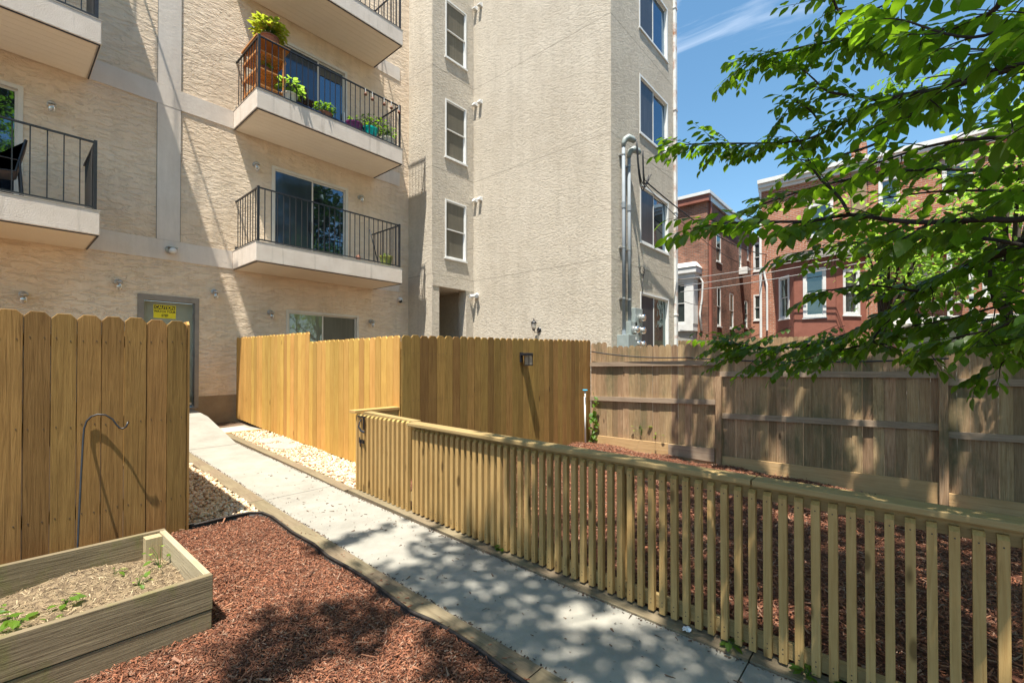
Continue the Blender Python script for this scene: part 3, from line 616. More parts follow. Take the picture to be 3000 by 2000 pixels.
# shepherd hook
b = MB(); b.tube([(.40, 4.35, .0), (.425, 4.49, .36), (.452, 4.64, .76), (.472, 4.745, 1.03), (.480, 4.772, 1.12), (.495, 4.778, 1.175), (.52, 4.776, 1.207), (.556, 4.768, 1.222), (.60, 4.752, 1.215), (.64, 4.738, 1.18), (.66, 4.728, 1.14), (.68, 4.718, 1.108), (.70, 4.712, 1.10), (.72, 4.708, 1.115), (.73, 4.705, 1.15)], .0065, 8)
b.build('shepherd_hook', M['black'], smooth=True, tag_=('thin black shepherd hook standing behind the planter against the golden fence', 'plant hook'))

# ------------------------------------------------------------------ buildings: helpers
def FY(Y): return lambda v: Vector((v[0], Y-v[2], v[1]))      # (u, z, out) on a wall facing -Y
def FX(X): return lambda v: Vector((X-v[2], v[0], v[1]))      # (u, z, out) on a wall facing -X
def wall(b, Fm, u0, u1, z0, z1, holes=(), depth=.12, step=None):
    us = sorted({u0, u1, *[h[0] for h in holes], *[h[1] for h in holes]}); zs = sorted({z0, z1, *[h[2] for h in holes], *[h[3] for h in holes]})
    us = [u for u in us if u0 <= u <= u1]; zs = [z for z in zs if z0 <= z <= z1]
    for a, c in zip(us, us[1:]):
        for e, g in zip(zs, zs[1:]):
            mu, mz = (a+c)/2, (e+g)/2
            if any(h[0] < mu < h[1] and h[2] < mz < h[3] for h in holes): continue
            q = [Fm(Vector((a, e, 0))), Fm(Vector((c, e, 0))), Fm(Vector((c, g, 0))), Fm(Vector((a, g, 0)))]
            b.quad(*q)
    for h in holes:
        a, c, e, g = h[:4]; d = h[4] if len(h) > 4 else depth
        for (p, q) in (((a, e), (a, g)), ((a, g), (c, g)), ((c, g), (c, e)), ((c, e), (a, e))):
            b.quad(Fm(Vector((*p, 0))), Fm(Vector((*q, 0))), Fm(Vector((*q, -d))), Fm(Vector((*p, -d))))
def fbox(b, Fm, a, c): b.box(a, c, Fm)
def frame(b, Fm, u0, u1, z0, z1, w_, o0, o1):
    fbox(b, Fm, (u0, z0, o0), (u1, z0+w_, o1)); fbox(b, Fm, (u0, z1-w_, o0), (u1, z1, o1))
    fbox(b, Fm, (u0, z0+w_, o0), (u0+w_, z1-w_, o1)); fbox(b, Fm, (u1-w_, z0+w_, o0), (u1, z1-w_, o1))
def slider(par, Fm, u0, u1, z0, z1, gl, gr, fm, mid=None, name='window', fw=.045, lap=1, sill=0):
    """two-panel sliding window or door"""
    mid = mid or (u0+u1)/2
    f = part('frame', par, fm, lambda b: (frame(b, Fm, u0, u1, z0, z1, fw, -.09, .012),))
    f.name = name
    s1 = part('sash', f, fm, lambda b: frame(b, Fm, u0+fw, mid+.02, z0+fw, z1-fw, .032, -.05, -.025))
    s2 = part('sash', f, fm, lambda b: frame(b, Fm, mid-.02, u1-fw, z0+fw, z1-fw, .032, -.085, -.055))
    part('pane', f, gl, lambda b: fbox(b, Fm, (u0+fw+.02, z0+fw+.02, -.043), (mid, z1-fw-.02, -.036)))
    part('pane', f, gr, lambda b: fbox(b, Fm, (mid, z0+fw+.02, -.076), (u1-fw-.02, z1-fw-.02, -.069)))
    if sill: part('sill', f, fm, lambda b: fbox(b, Fm, (u0-.02, z0-.035, -.02), (u1+.02, z0, .03)))
    return f
def dhung(par, Fm, u0, u1, z0, z1, g1, g2, fm, fw=.04, out=.02, deep=-.09, railz=None, sill=True):
    zm = railz or (z0+z1)/2
    f = part('frame', par, fm, lambda b: frame(b, Fm, u0, u1, z0, z1, fw, deep, out)); f.name = 'window'
    part('sash', f, fm, lambda b: (frame(b, Fm, u0+fw, u1-fw, zm-.015, z1-fw, .028, -.04, -.01), frame(b, Fm, u0+fw, u1-fw, z0+fw, zm+.015, .028, -.07, -.042)))
    part('pane', f, g1, lambda b: fbox(b, Fm, (u0+fw+.01, zm, -.03), (u1-fw-.01, z1-fw-.01, -.024)))
    part('pane', f, g2, lambda b: fbox(b, Fm, (u0+fw+.01, z0+fw+.01, -.06), (u1-fw-.01, zm, -.054)))
    if sill: part('sill', f, fm, lambda b: fbox(b, Fm, (u0-.03, z0-.04, -.01), (u1+.03, z0, .045)))
    return f

# ------------------------------------------------------------------ the stucco apartment building
YF = 10.7
ab = thing('apartment_building', 'cream stucco apartment building with balconies and a projecting windowed tower', 'building', (5, 10.7, .4))
TOP = 13.6
Ff = FY(YF)
patio = [(4.11, 5.95, 3.985, 6.05), (4.08, 5.915, 6.945, 9.01), (4.11, 5.95, 9.905, 11.96)]
lpat = [(-1.52, .325, 3.985, 6.06), (-1.52, .325, 6.945, 9.01), (-1.52, .325, 9.905, 11.96)]
hol = patio + lpat + [(1.80, 2.725, .72, 2.90), (4.44, 6.26, 1.45, 2.845)]
part('wall', ab, M['stucco_f'], lambda b: wall(b, Ff, -6, 7.81, .95, TOP, hol))
part('plinth', ab, M['plinth'], lambda b: wall(b, FY(YF-.004), -6, 7.81, -.2, .95, [(1.80, 2.725, .72, .95)]))
part('plinth_ledge', ab, M['plinth'], lambda b: (fbox(b, Ff, (-6, .93, 0), (1.80, .96, .012)), fbox(b, Ff, (2.725, .93, 0), (7.81, .96, .012))))
# smooth bands and pilasters, a few mm proud
for z0, z1 in ((3.60, 3.975), (6.56, 6.935), (9.52, 9.89)):
    for u0, u1 in ((1.10, 3.335), (6.70, 7.50)): part('smooth_band', ab, M['smooth'], lambda b: fbox(b, Ff, (u0, z0, 0), (u1, z1, .014)))
def pil(b):
    for z0, z1 in ((3.975, 6.56), (6.935, 9.52), (9.89, TOP)): fbox(b, Ff, (2.055, z0+.003, 0), (2.42, z1-.003, .011))
part('pilaster', ab, M['smooth'], pil)
dk = M['doorframe']
part('joint_lines', ab, M['doorframe'], lambda b: [fbox(b, Ff, (u-.004, z0, 0), (u+.004, z1, .0125)) for z0, z1 in ((3.98, 6.555), (6.94, 9.515), (9.9, TOP)) for u in (2.051, 2.424)])
# tower
T1, TX1, TX2, T3, TX3 = 9.65, 7.81, 9.365, 5.115, 13.15
part('wall', ab, M['stucco_t'], lambda b: wall(b, FX(TX1), T1, YF, -.2, TOP+.6))
w1 = [(8.265, 9.06, 4.555, 6.185), (8.265, 9.06, 7.365, 8.99), (8.265, 9.06, 10.16, 11.79)]
part('wall', ab, M['stucco_t'], lambda b: wall(b, FY(T1), TX1, TX2, -.2, TOP+.6, w1+[(8.065, 9.07, -.1, 3.72, .30)], .10))
part('wall', ab, M['stucco_t'], lambda b: wall(b, FX(TX2), T3, T1, -.4, TOP+.6))
w3 = [(10.86, 12.69, 1.55, 3.45), (10.86, 12.69, 4.71, 6.205), (10.85, 12.67, 7.51, 9.03), (10.84, 12.67, 10.22, 11.75)]
part('wall', ab, M['stucco_t'], lambda b: wall(b, FY(T3), TX2, TX3, -.6, TOP+.6, w3, .10))
part('header', ab, M['stucco_t'], lambda b: fbox(b, FY(T1), (TX1+.01, 3.725, 0), (TX2-.005, 4.03, .018)))
# recessed entrance behind the opening
part('porch', ab, M['stucco_t'], lambda b: (wall(b, FY(T1+1.9), 7.9, 9.36, -.1, 3.75), b.quad((8.064,T1+.3,-.1),(8.064,T1+.3,3.719),(8.064,T1+1.9,3.719),(8.064,T1+1.9,-.1)), b.quad((9.35,T1+.3,-.1),(9.35,T1+1.9,-.1),(9.35,T1+1.9,3.719),(9.35,T1+.3,3.719)), b.quad((7.9,T1+.3,3.719),(9.36,T1+.3,3.719),(9.36,T1+1.9,3.719),(7.9,T1+1.9,3.719))))
part('porch_rail', ab, M['black'], lambda b: (b.tube([(8.08, T1+.2, 2.27), (9.05, T1+.2, 2.27)], .02, 8), [b.tube([(8.12+.12*i, T1+.2, 1.2), (8.12+.12*i, T1+.2, 2.27)], .009, 6) for i in range(8)]))
part('roof', ab, M['rooftar'], lambda b: (b.quad((TX1, YF+8, TOP+.6), (TX1, T1, TOP+.6), (TX2, T1, TOP+.6), (TX2, T3, TOP+.6), (TX3, T3, TOP+.6), (TX3, YF+8, TOP+.6)), b.quad((-6, YF, TOP), (TX1, YF, TOP), (TX1, YF+8, TOP), (-6, YF+8, TOP))))
part('wall', ab, M['stucco_t'], lambda b: b.quad((TX3, T3, -.6), (TX3, YF+8, -.6), (TX3, YF+8, TOP+.6), (TX3, T3, TOP+.6)))
for h in w1: dhung(ab, FY(T1), h[0], h[1], h[2], h[3], M['g_screen'], M['g_screen'], M['white'], fw=.038)
for i, h in enumerate(w3): slider(ab, FY(T3), h[0], h[1], h[2], h[3], M['g_screen2'], M['g_sky'] if i else M['g_house'], M['white'], mid=11.74, fw=.05, sill=1)
part('downspout', ab, M['rust'], lambda b: (fbox(b, FY(T3), (13.075, -.3, .0), (13.21, TOP+.6, .075)), [fbox(b, FY(T3), (13.06, z, .0), (13.225, z+.05, .085)) for z in (3.0, 6.0, 9.0, 12.0)]), bevel=.01)
# patio doors, ground window
for i, h in enumerate(patio): 
    f = slider(ab, Ff, *h, M['g_dscr'], M['g_sky'], M['vinyl'], mid=5.045 if i == 0 else 5.17, name='patio_door', fw=.06)
    part('handle', f, M['black'] if i == 0 else M['white'], lambda b: fbox(b, Ff, ((4.97 if i == 0 else 5.82), h[2]+.75, -.03), ((5.01 if i == 0 else 5.85), h[2]+1.0, .02)))
for h in lpat:
    f = slider(ab, Ff, *h, M['g_sky'], M['g_sky'], M['vinyl'], name='patio_door', fw=.06)
slider(ab, Ff, 4.44, 6.26, 1.45, 2.845, M['g_blind'], M['g_screen'], M['vinyl'], mid=5.31, fw=.05)
# ground floor door
dr = part('door', ab, M['door'], lambda b: fbox(b, Ff, (1.885, .79, -.14), (2.665, 2.80, -.095)))
fr_ = part('door_frame', ab, M['doorframe'], lambda b: (fbox(b, Ff, (1.78, .73, -.16), (1.875, 2.91, .02)), fbox(b, Ff, (2.675, .73, -.16), (2.745, 2.91, .02)), fbox(b, Ff, (1.875, 2.81, -.16), (2.675, 2.91, .02)), fbox(b, Ff, (1.86, .72, -.2), (2.69, .75, .05))))
part('sweep', dr, M['alu'], lambda b: fbox(b, Ff, (1.89, .80, -.095), (2.66, .84, -.085)))
for z in (1.05, 1.75, 2.5): part('hinge', dr, M['doorframe'], lambda b: b.tube([(2.668, YF+.088, z), (2.668, YF+.088, z+.1)], .012, 6))
part('handle', dr, M['alu'], lambda b: (b.lathe([(.02, 0), (.02, .04), (.03, .05), (.03, .08)], (1.95, YF+.09, 1.72), 'y'),))
# balconies
def balcony(u0, u1, zs, y0, lab, spc_f=.118, left_post=True):
    s = part('balcony', ab, M['slab'], lambda b: b.box((u0, y0, zs+.012), (u1, YF-.0, zs+.39)), bevel=.012)
    part('soffit', s, M['soffit'], lambda b: [b.box((u0+.05, y, zs), (u1-.05, min(y+.148, YF-.02), zs+.0115)) for y in np.arange(y0+.05, YF-.03, .152)])
    part('soffit_trim', s, M['black'], lambda b: (b.box((u0+.012, y0+.012, zs-.002), (u1-.012, y0+.028, zs+.0115)), b.box((u0+.012, y0+.03, zs-.002), (u0+.028, YF-.02, zs+.0115)), b.box((u1-.028, y0+.03, zs-.002), (u1-.012, YF-.02, zs+.0115))))
    part('flashing', s, M['vinyl'], lambda b: b.box((u0-.006, y0-.006, zs+.39), (u1+.006, YF, zs+.396)))
    za, zb = zs+.44, zs+1.45; a, c, yy = u0+.055, u1-.055, y0+.05
    def rail(b):
        for z in (za, zb): b.box((a-.018, yy-.016, z-.012), (c+.018, yy+.016, z+.012)); b.box((a-.016, yy+.016, z-.012), (a+.016, YF, z+.012)); b.box((c-.016, yy+.016, z-.012), (c+.016, YF, z+.012))
        for u in (a, c): b.box((u-.02, yy-.02, zs+.396), (u+.02, yy+.02, zb+.03)); b.box((u-.02, YF-.06, zs+.396), (u+.02, YF-.02, za+.05))
        n = int((c-a)/spc_f)
        for i in range(1, n): u = a+(c-a)*i/n; b.box((u-.007, yy-.007, za), (u+.007, yy+.007, zb))
        n = int((YF-yy)/.125)
        for i in range(1, n):
            y = yy+(YF-yy)*i/n
            for u in (a, c): b.box((u-.007, y-.007, za), (u+.007, y+.007, zb))
    part('railing', s, M['black'], rail)
    return s
for zs in (3.58, 6.54, 9.50):
    balcony(3.34, 6.695, zs, 9.42, '')
    balcony(-1.95, 1.105, zs, 9.40, '', .165)
# ------------------------------------------------------------------ fixtures on the walls
def jelly(x, z, lab, dirn='d', g='cage lamps on the stucco wall', y=YF, s=1.0):
    t = thing('wall_lamp', lab, 'wall lamp', (x, y, z), g)
    part('wall_box', t, M['alu'], lambda b: b.lathe([(.055*s, 0), (.055*s, -.045), (.045*s, -.05)], (x, y, z+.02), 'y', 14), smooth=False)
    part('arm', t, M['alu'], lambda b: (b.tube([(x, y-.04, z+.03), (x, y-.10, z+.045), (x, y-.13, z+.03)], .025*s, 8), b.lathe([(.05*s, .0), (.055*s, .02), (.035*s, .045)], (x, y-.13, z-.01), 'z', 14)))
    part('glass_jar', t, M['clear'], lambda b: b.lathe([(.04*s, -.01), (.047*s, -.06), (.045*s, -.11), (.025*s, -.135)], (x, y-.13, z), 'z', 14), smooth=True)
jelly(.347, 2.70, 'leftmost jar lamp low on the wall above the near golden fence')
jelly(1.505, 3.055, 'jar lamp on the wall up and left of the grey door')
jelly(3.002, 3.055, 'jar lamp on the wall just right of the grey door')
jelly(4.08, 2.73, 'rusty lamp bracket left of the ground floor window')
jelly(6.60, 2.70, 'rusty lamp bracket right of the ground floor window')
jelly(.64, 5.88, 'jar lamp on the wall above the left lower balcony railing')
jelly(3.766, 5.92, 'small lamp left of the lower right patio door')
jelly(6.27, 5.90, 'jar lamp right of the lower right patio door')
jelly(3.70, 8.88, 'lamp near the potted shrub on the upper balcony')
t = thing('floodlight', 'round bulb wall light on the smooth band above the grey door', 'wall lamp', (2.264, YF-.014, 3.77))
part('wall_box', t, M['alu'], lambda b: b.lathe([(.07, 0), (.075, -.03), (.06, -.05)], (2.25, YF-.014, 3.79), 'y', 18))
part('bulb', t, M['white'], lambda b: b.lathe([(.03, -.02), (.055, -.07), (.062, -.12), (.045, -.155), (.015, -.165)], (2.28, YF-.03, 3.765), 'y', 16), smooth=True)
part('hood', t, M['alu'], lambda b: b.box((2.21, YF-.17, 3.825), (2.36, YF-.03, 3.833)))
def dome_cam(x, y, z, lab, nx=0):
    t = thing('security_camera', lab, 'camera', (x, y, z))
    c = lambda o: (x-(o if nx else 0), y-(0 if nx else o), z)
    part('base', t, M['white'], lambda b: b.lathe([(.06, 0), (.065, -.03), (.06, -.06), (.05, -.1)], (x, y, z), 'x' if nx else 'y', 16), smooth=True)
    part('dome', t, M['black'], lambda b: b.lathe([(.045, .02), (.05, -.02), (.035, -.05), (.01, -.06)], (x-(.06 if nx else 0), y-(0 if nx else .06), z-.03), 'z', 14), smooth=True)
    return t
dome_cam(7.50, YF, 3.39, 'white dome security camera under the band by the inside corner')
t = thing('floodlight', 'white two-headed security light at the edge of the porch opening', 'wall lamp', (9.365, 9.55, 3.56))
part('base', t, M['white'], lambda b: b.lathe([(.07, 0), (.075, -.03), (.07, -.05)], (9.365, 9.50, 3.60), 'x', 16))
for dy, dx in ((.06, -.22), (-.10, -.14)):
    part('lamp_head', t, M['white'], lambda b: b.tube([(9.33, 9.50+dy*.3, 3.59), (9.28, 9.50+dy*.7, 3.585), (9.365+dx, 9.50+dy*1.3, 3.56)], [.02, .05, .055], 12))
def lantern(x, y, z, lab, f, s=1.0, up=False):
    """f: 'x' wall facing -X, 'y' wall facing -Y; z is the middle of the back plate"""
    n = Vector((-1, 0, 0)) if f == 'x' else Vector((0, -1, 0)); sde = Vector((0, 1, 0)) if f == 'x' else Vector((1, 0, 0))
    o = Vector((x, y, z)); Mx = lambda v: o + sde*v[0]*s + n*v[1]*s + Vector((0, 0, v[2]*s))
    t = thing('lantern', lab, 'lantern', (x, y, z)); return t, Mx
t, Mx = lantern(9.365, 7.25, 2.50, 'black coach lantern on the big sunlit stucco wall', 'x')
part('back_plate', t, M['black'], lambda b: b.lathe([(.065, 0), (.07, -.015), (.05, -.035), (.03, -.04)], (9.365, 7.20, 2.49), 'x', 18))
part('arm', t, M['black'], lambda b: b.tube([Mx((-.05, .02, -.02)), Mx((-.04, .08, -.09)), Mx((-.02, .15, -.08)), Mx((0, .17, -.02))], .010, 8))
part('glass', t, M['clear'], lambda b: b.lathe([(.035, .0), (.058, .05), (.065, .15), (.055, .17)], Mx((0, .17, -.01)), 'z', 8))
part('frame', t, M['black'], lambda b: [b.tube([Mx((0, .17, -.01))+Vector((.037*math.cos(a), .037*math.sin(a), 0)), Mx((0, .17, 0))+Vector((.067*math.cos(a), .067*math.sin(a), .16))], .005, 6) for a in [k*math.pi/3 for k in range(6)]] + [b.lathe([(.02, -.045), (.04, -.02), (.042, -.005)], Mx((0, .17, 0)), 'z', 10)])
part('cap', t, M['black'], lambda b: b.lathe([(.075, .155), (.078, .165), (.055, .20), (.02, .225), (.012, .25), (.016, .262), (.004, .28)], Mx((0, .17, 0)), 'z', 12))
# lantern on the fence
t = thing('lantern', 'square black lantern on the golden fence with a long shadow below it', 'lantern', (5.80, 4.83, 1.75))
part('back_plate', t, M['black'], lambda b: b.box((5.745, 4.803, 1.64), (5.80, 4.827, 1.80)))
part('arm', t, M['black'], lambda b: b.box((5.745, 4.66, 1.745), (5.895, 4.803, 1.79)), bevel=.006)
part('glass', t, M['clear'], lambda b: b.box((5.80, 4.675, 1.60), (5.885, 4.76, 1.745)))
part('frame', t, M['black'], lambda b: [b.box((x, y, 1.585), (x+.008, y+.008, 1.75)) for x in (5.793, 5.885) for y in (4.668, 4.758)] + [b.box((5.79, 4.665, 1.58), (5.896, 4.769, 1.597))])
# dryer vents in pairs
for k, (z, la) in enumerate(((6.40, 'lowest'), (9.235, 'middle'), (12.08, 'topmost'))):
    for y, lb in ((9.55, 'left'), (9.34, 'right')):
        t = thing('wall_vent', f'white hooded vent, {lb} one of the {la} pair on the stucco wall', 'vent', (9.365, y, z), 'white vents up the stucco wall')
        part('hood', t, M['white'], lambda b: b.prism([(9.365, y-.05, z+.05), (9.30, y-.05, z+.05), (9.24, y-.05, z-.02), (9.24, y-.05, z-.05), (9.365, y-.05, z-.05)], (0, .10, 0)), bevel=.004)
        part('flange', t, M['white'], lambda b: b.box((9.355, y-.062, z-.062), (9.364, y+.062, z+.062)))
# caution sign on the door
sg = thing('warning_sign', 'yellow caution sign on the grey door', 'sign', (2.19, YF+.08, 2.6))
part('plate', sg, M['yellow'], lambda b: fbox(b, Ff, (2.035, 2.485, -.094), (2.385, 2.74, -.090)))
part('header_panel', sg, M['ink'], lambda b: fbox(b, Ff, (2.047, 2.655, -.090), (2.373, 2.728, -.0885)))
def text(s, size, x, z, mt, o_, sx=1, off=0):
    cu_ = bpy.data.curves.new('txt', 'FONT'); cu_.body = s; cu_.size = size; cu_.align_x = 'CENTER'; cu_.align_y = 'CENTER'; cu_.extrude = .0006; cu_.offset = off
    to = bpy.data.objects.new('txt', cu_); COL.objects.link(to); bpy.context.view_layer.update()
    me = bpy.data.meshes.new_from_object(to.evaluated_get(bpy.context.evaluated_depsgraph_get())); bpy.data.objects.remove(to)
    me.materials.clear(); me.materials.append(mt)
    me.transform(Matrix.Translation((x, YF-o_, z)) @ Matrix.Rotation(R(90), 4, 'X') @ Matrix.Diagonal((sx, 1, 1, 1))); me.transform(Matrix.Translation(-sg.location))
    ob = bpy.data.objects.new('lettering', me); COL.objects.link(ob); ob.parent = sg
text('CAUTION', .083, 2.21, 2.690, M['yellow'], -.087, .80, .0022)
text('WATCH YOUR', .062, 2.21, 2.612, M['ink'], -.0885, .80, .0015)
text('STEP', .062, 2.21, 2.535, M['ink'], -.0885, .80, .0015)
# ------------------------------------------------------------------ conduits, meters and cables
def conduit(x, ztop, r, lab):
    t = thing('electric_conduit', lab, 'conduit', (x, T3-.09, 2.3), 'conduits with weatherheads on the tower')
    part('pipe', t, M['pvc'], lambda b: b.tube([(x, T3-.09, 2.25), (x, T3-.09, ztop)], r, 14), smooth=True)
    part('coupling', t, M['pvc'], lambda b: (b.tube([(x, T3-.09, 5.28), (x, T3-.09, 5.42)], r+.010, 14), b.tube([(x, T3-.09, 2.25), (x, T3-.09, 2.40)], r+.012, 14)))
    for z in (3.15, 4.35, ztop-.25): part('strap', t, M['alu'], lambda b: (b.box((x-r-.035, T3-.035, z-.02), (x+r+.035, T3-.002, z+.02)), b.tube([(x, T3-.09, z-.015), (x, T3-.09, z+.015)], r+.006, 14)))
    part('weatherhead', t, M['grey_metal'], lambda b: b.tube([(x, T3-.09, ztop-.06), (x+.005, T3-.095, ztop+.03), (x+.035, T3-.12, ztop+.11), (x+.10, T3-.17, ztop+.16), (x+.17, T3-.235, ztop+.13), (x+.21, T3-.275, ztop+.06)], [r+.010, r+.016, r+.034, r+.046, r+.036, r+.008], 14), smooth=True)
conduit(9.80, 6.80, .039, 'taller grey conduit with curved weatherhead nearer the building corner')
conduit(10.08, 6.62, .039, 'shorter grey conduit with weatherhead right of the taller one')
mb_ = thing('electric_meters', 'grey meter boxes with round glass meters below the conduits', 'electric meter', (10, T3, 2.0))
part('main_box', mb_, M['grey_metal'], lambda b: b.box((9.62, 4.82, 1.6), (10.09, T3, 2.285)), bevel=.008)
part('box_label', mb_, M['white'], lambda b: (b.box((9.97, 4.816, 2.17), (10.05, 4.819, 2.24)), b.box((9.98, 4.816, 1.95), (10.03, 4.819, 2.0))))
part('meter_box', mb_, M['grey_metal'], lambda b: b.box((10.20, 4.93, 2.52), (10.60, T3, 2.96)), bevel=.008)
part('meter_box', mb_, M['grey_metal'], lambda b: b.box((9.95, 4.93, 2.20), (10.30, T3, 2.62)), bevel=.008)
part('meter_box', mb_, M['grey_metal'], lambda b: b.box((10.15, 4.94, 1.7), (10.58, T3, 2.50)), bevel=.008)
for x, z in ((10.46, 2.73), (10.11, 2.42), (10.46, 2.42), (10.20, 2.08), (10.46, 2.08)):
    mt_ = part('meter', mb_, M['clear'], lambda b: b.lathe([(.085, 0), (.088, -.07), (.078, -.13), (.05, -.145)], (x, 4.935, z), 'y', 20), smooth=True)
    part('ring', mt_, M['alu'], lambda b: b.lathe([(.098, .0), (.1, -.03), (.09, -.035)], (x, 4.934, z), 'y', 20))
def sag(p, q, s, n=16):
    p, q = Vector(p), Vector(q); return [p.lerp(q, i/n)-Vector((0, 0, s*4*(i/n)*(1-i/n))) for i in range(n+1)]
def cable(pts, r, lab, m='wire', g=None, nm='cable', n=6):
    b = MB(); b.tube(pts, r, n); o = b.build(nm, M[m], smooth=True); tag(o, lab, 'cable', g); return o
for k in range(6):
    a = (9.98+.03*k if k < 3 else 10.26+.02*(k-3), T3-.33, 6.90-.03*(k % 3)) if k < 3 else (10.28+.02*(k-3), T3-.34, 6.74)
    e = Vector((10.62+.07*(k % 3), T3-.25-.02*k, 6.05+.13*(k % 3))); a = Vector(a)
    lo = Vector(((a.x+e.x)/2-.02*k, T3-.3, 5.55+.09*k))
    pts = [a*(1-t)**3+3*(a+Vector((.05, 0, -.75)))*(1-t)**2*t+3*(lo+Vector((0, 0, -.10)))*(1-t)*t*t+e*t**3 for t in [i/14 for i in range(15)]]
    cable(pts, .012, 'black service wire looping down from the weatherheads, '+('nearest the left conduit, shallowest of six','second from the left conduit','third from the left conduit','fourth in, leaving the shorter conduit','fifth in, leaving the shorter conduit','rightmost and lowest hanging of six')[k], g='wire loops below the weatherheads', n=5)
cable(sag((10.66, T3-.28, 6.1), (21.5, 4.45, 6.2), .35, 24), .018, 'heavy black cable from the weatherheads across to the brick house')
cable(sag((10.66, T3-.28, 6.0), (21.4, 4.6, 5.6), .45, 24), .009, 'thin black cable just below the heavy one to the brick house')
cable(sag((10.95, T3-.03, 3.98), (21.5, 7.1, 4.3), .25, 20), .010, 'black cable running from below the second tower window to the red brick house')
cable([(10.92+.12*math.cos(t), T3-.03, 3.98+.12*math.sin(t)) for t in [i*.55 for i in range(12)]]+[(10.9, T3-.03, 3.6), (10.94, T3-.03, 3.4)], .008, 'small coil of black cable above the ground floor window of tower')
cable(sag((7.93, 4.78, 1.855), (7.93, 2.9, 1.72), .045, 18)+sag((7.93, 2.9, 1.72), (7.93, -.4, 1.68), .06, 14)[1:], .012, 'black cable sagging along the top of the grey fence', n=6)
# yard hydrant
t = thing('standpipe', 'white standpipe with blue valve handle at the fence corner', 'standpipe', (7.63, 4.72, .05))
part('pipe', t, M['white'], lambda b: b.tube([(7.62, 4.73, .0), (7.60, 4.73, .98)], .016, 10), smooth=True)
part('tap', t, M['rust'], lambda b: b.tube([(7.63, 4.73, 1.03), (7.59, 4.72, 1.02), (7.565, 4.70, 1.0), (7.56, 4.695, .96)], .013, 8))
part('handle', t, M['blueplastic'], lambda b: (b.lathe([(.045, .0), (.05, .012), (.045, .025)], (7.61, 4.73, 1.085), 'z', 14), b.tube([(7.605, 4.73, .98), (7.61, 4.73, 1.09)], .009, 6)))
# ------------------------------------------------------------------ things on the balconies
Z2 = 6.936
ps = thing('plant_stand', 'orange wooden slatted plant stand at the left end of the upper balcony', 'plant stand', (3.68, 10.05, Z2))
for x in (3.44, 3.92):
    for y in (9.62, 10.35): part('leg', ps, M['cedar'], lambda b: b.box((x-.022, y-.022, Z2), (x+.022, y+.022, 8.05)))
for z in (7.12, 7.45, 7.80): part('shelf', ps, M['cedar'], lambda b: [b.box((3.41, yy, z), (3.95, yy+.085, z+.022)) for yy in np.arange(9.6, 10.34, .098)] + [b.box((3.40, 9.60, z-.045), (3.418, 10.37, z+.0)), b.box((3.945, 9.60, z-.045), (3.962, 10.37, z))])
part('top', ps, M['cedar'], lambda b: b.box((3.38, 9.56, 8.05), (4.03, 10.4, 8.08)))
def pot(x, y, z, r, h, m, lab, plant, taper=.78, grp=None):
    t = thing('potted_plant', lab, 'potted plant', (x, y, z), grp)
    part('pot', t, M[m], lambda b: b.lathe([(r*taper, 0), (r, h*.88), (r*1.08, h*.88), (r*1.08, h), (r*.9, h), (r*.88, h*.85)], (x, y, z), 'z', 20), smooth=False)
    part('soil', t, M['dirt'], lambda b: b.lathe([(r*.87, h*.8), (r*.87, h*.84)], (x, y, z), 'z', 16))
    n, s, hh, m2 = plant
    V, F = [], []; b = MB()
    for k in range(n):
        a = random.random()*6.283; q = random.random()**.5; l = hh*(.35+.65*random.random())
        tip = Vector((x+math.cos(a)*q*hh*.62, y+math.sin(a)*q*hh*.62, z+h*.9+l*(1-.35*q)))
        if k % 4 == 0: b.tube([(x+random.uniform(-.5, .5)*r, y+random.uniform(-.5, .5)*r, z+h*.8), (x+math.cos(a)*q*hh*.25, y+math.sin(a)*q*hh*.25, z+h*.9+l*.6), tip], .004, 4, False)
        add_leaf(V, F, tip, Vector((math.cos(a), math.sin(a), random.uniform(-.7, .5))), Vector((random.uniform(-.5, .5), random.uniform(-.5, .5), 1)), s*(.6+.8*random.random()), .2)
    fo = MB().add(V, F).build('foliage', M[m2], t); b.build('stems', M['leaf'], t)
    return t
pot(3.74, 9.88, 8.08, .17, .24, 'terra', 'brown pot with yellow-green red-tipped shrub on top of the orange stand', (330, .10, .44, 'leaf_r'))
pot(3.62, 9.80, 7.475, .10, .12, 'terra', 'small green plant on the shelf of the orange stand', (60, .06, .17, 'leaf_y'))
pot(4.04, 9.62, Z2+.0, .15, .24, 'cream', 'cream pot with bright leafy plant beside the orange stand', (110, .11, .38, 'leaf_y'))
pot(4.78, 9.60, Z2, .16, .14, 'terra', 'low pot of dark green herbs in the middle of the upper balcony', (150, .07, .30, 'leaf'))
pot(5.53, 9.68, Z2, .19, .25, 'purple', 'purple pot on the upper balcony', (40, .07, .22, 'leaf'))
pot(5.92, 9.63, Z2, .17, .27, 'teal', 'turquoise bucket pot on the upper balcony', (60, .07, .30, 'leaf'))
pot(6.18, 9.95, Z2, .16, .26, 'terra', 'dark pot with a tall loose bush behind the turquoise pot', (240, .06, .62, 'leaf'))
pot(6.42, 9.66, Z2, .17, .22, 'cream', 'cream planter with fine foliage at the right end of the upper balcony', (140, .05, .36, 'leaf'))
b = MB(); b.box((4.12, 9.50, Z2), (5.25, 9.56, Z2+.10)); b.build('balcony_mat', M['bluecloth'], bevel=.01, tag_=('rolled dark blue mat lying behind the upper balcony railing', 'mat'))
ch = thing('folding_chair', 'dark slatted folding chair behind the upper balcony railing', 'chair', (4.45, 10.0, Z2))
part('seat', ch, M['chair'], lambda b: [b.box((4.28, 9.80+.075*i, 7.36), (4.72, 9.86+.075*i, 7.378)) for i in range(6)])
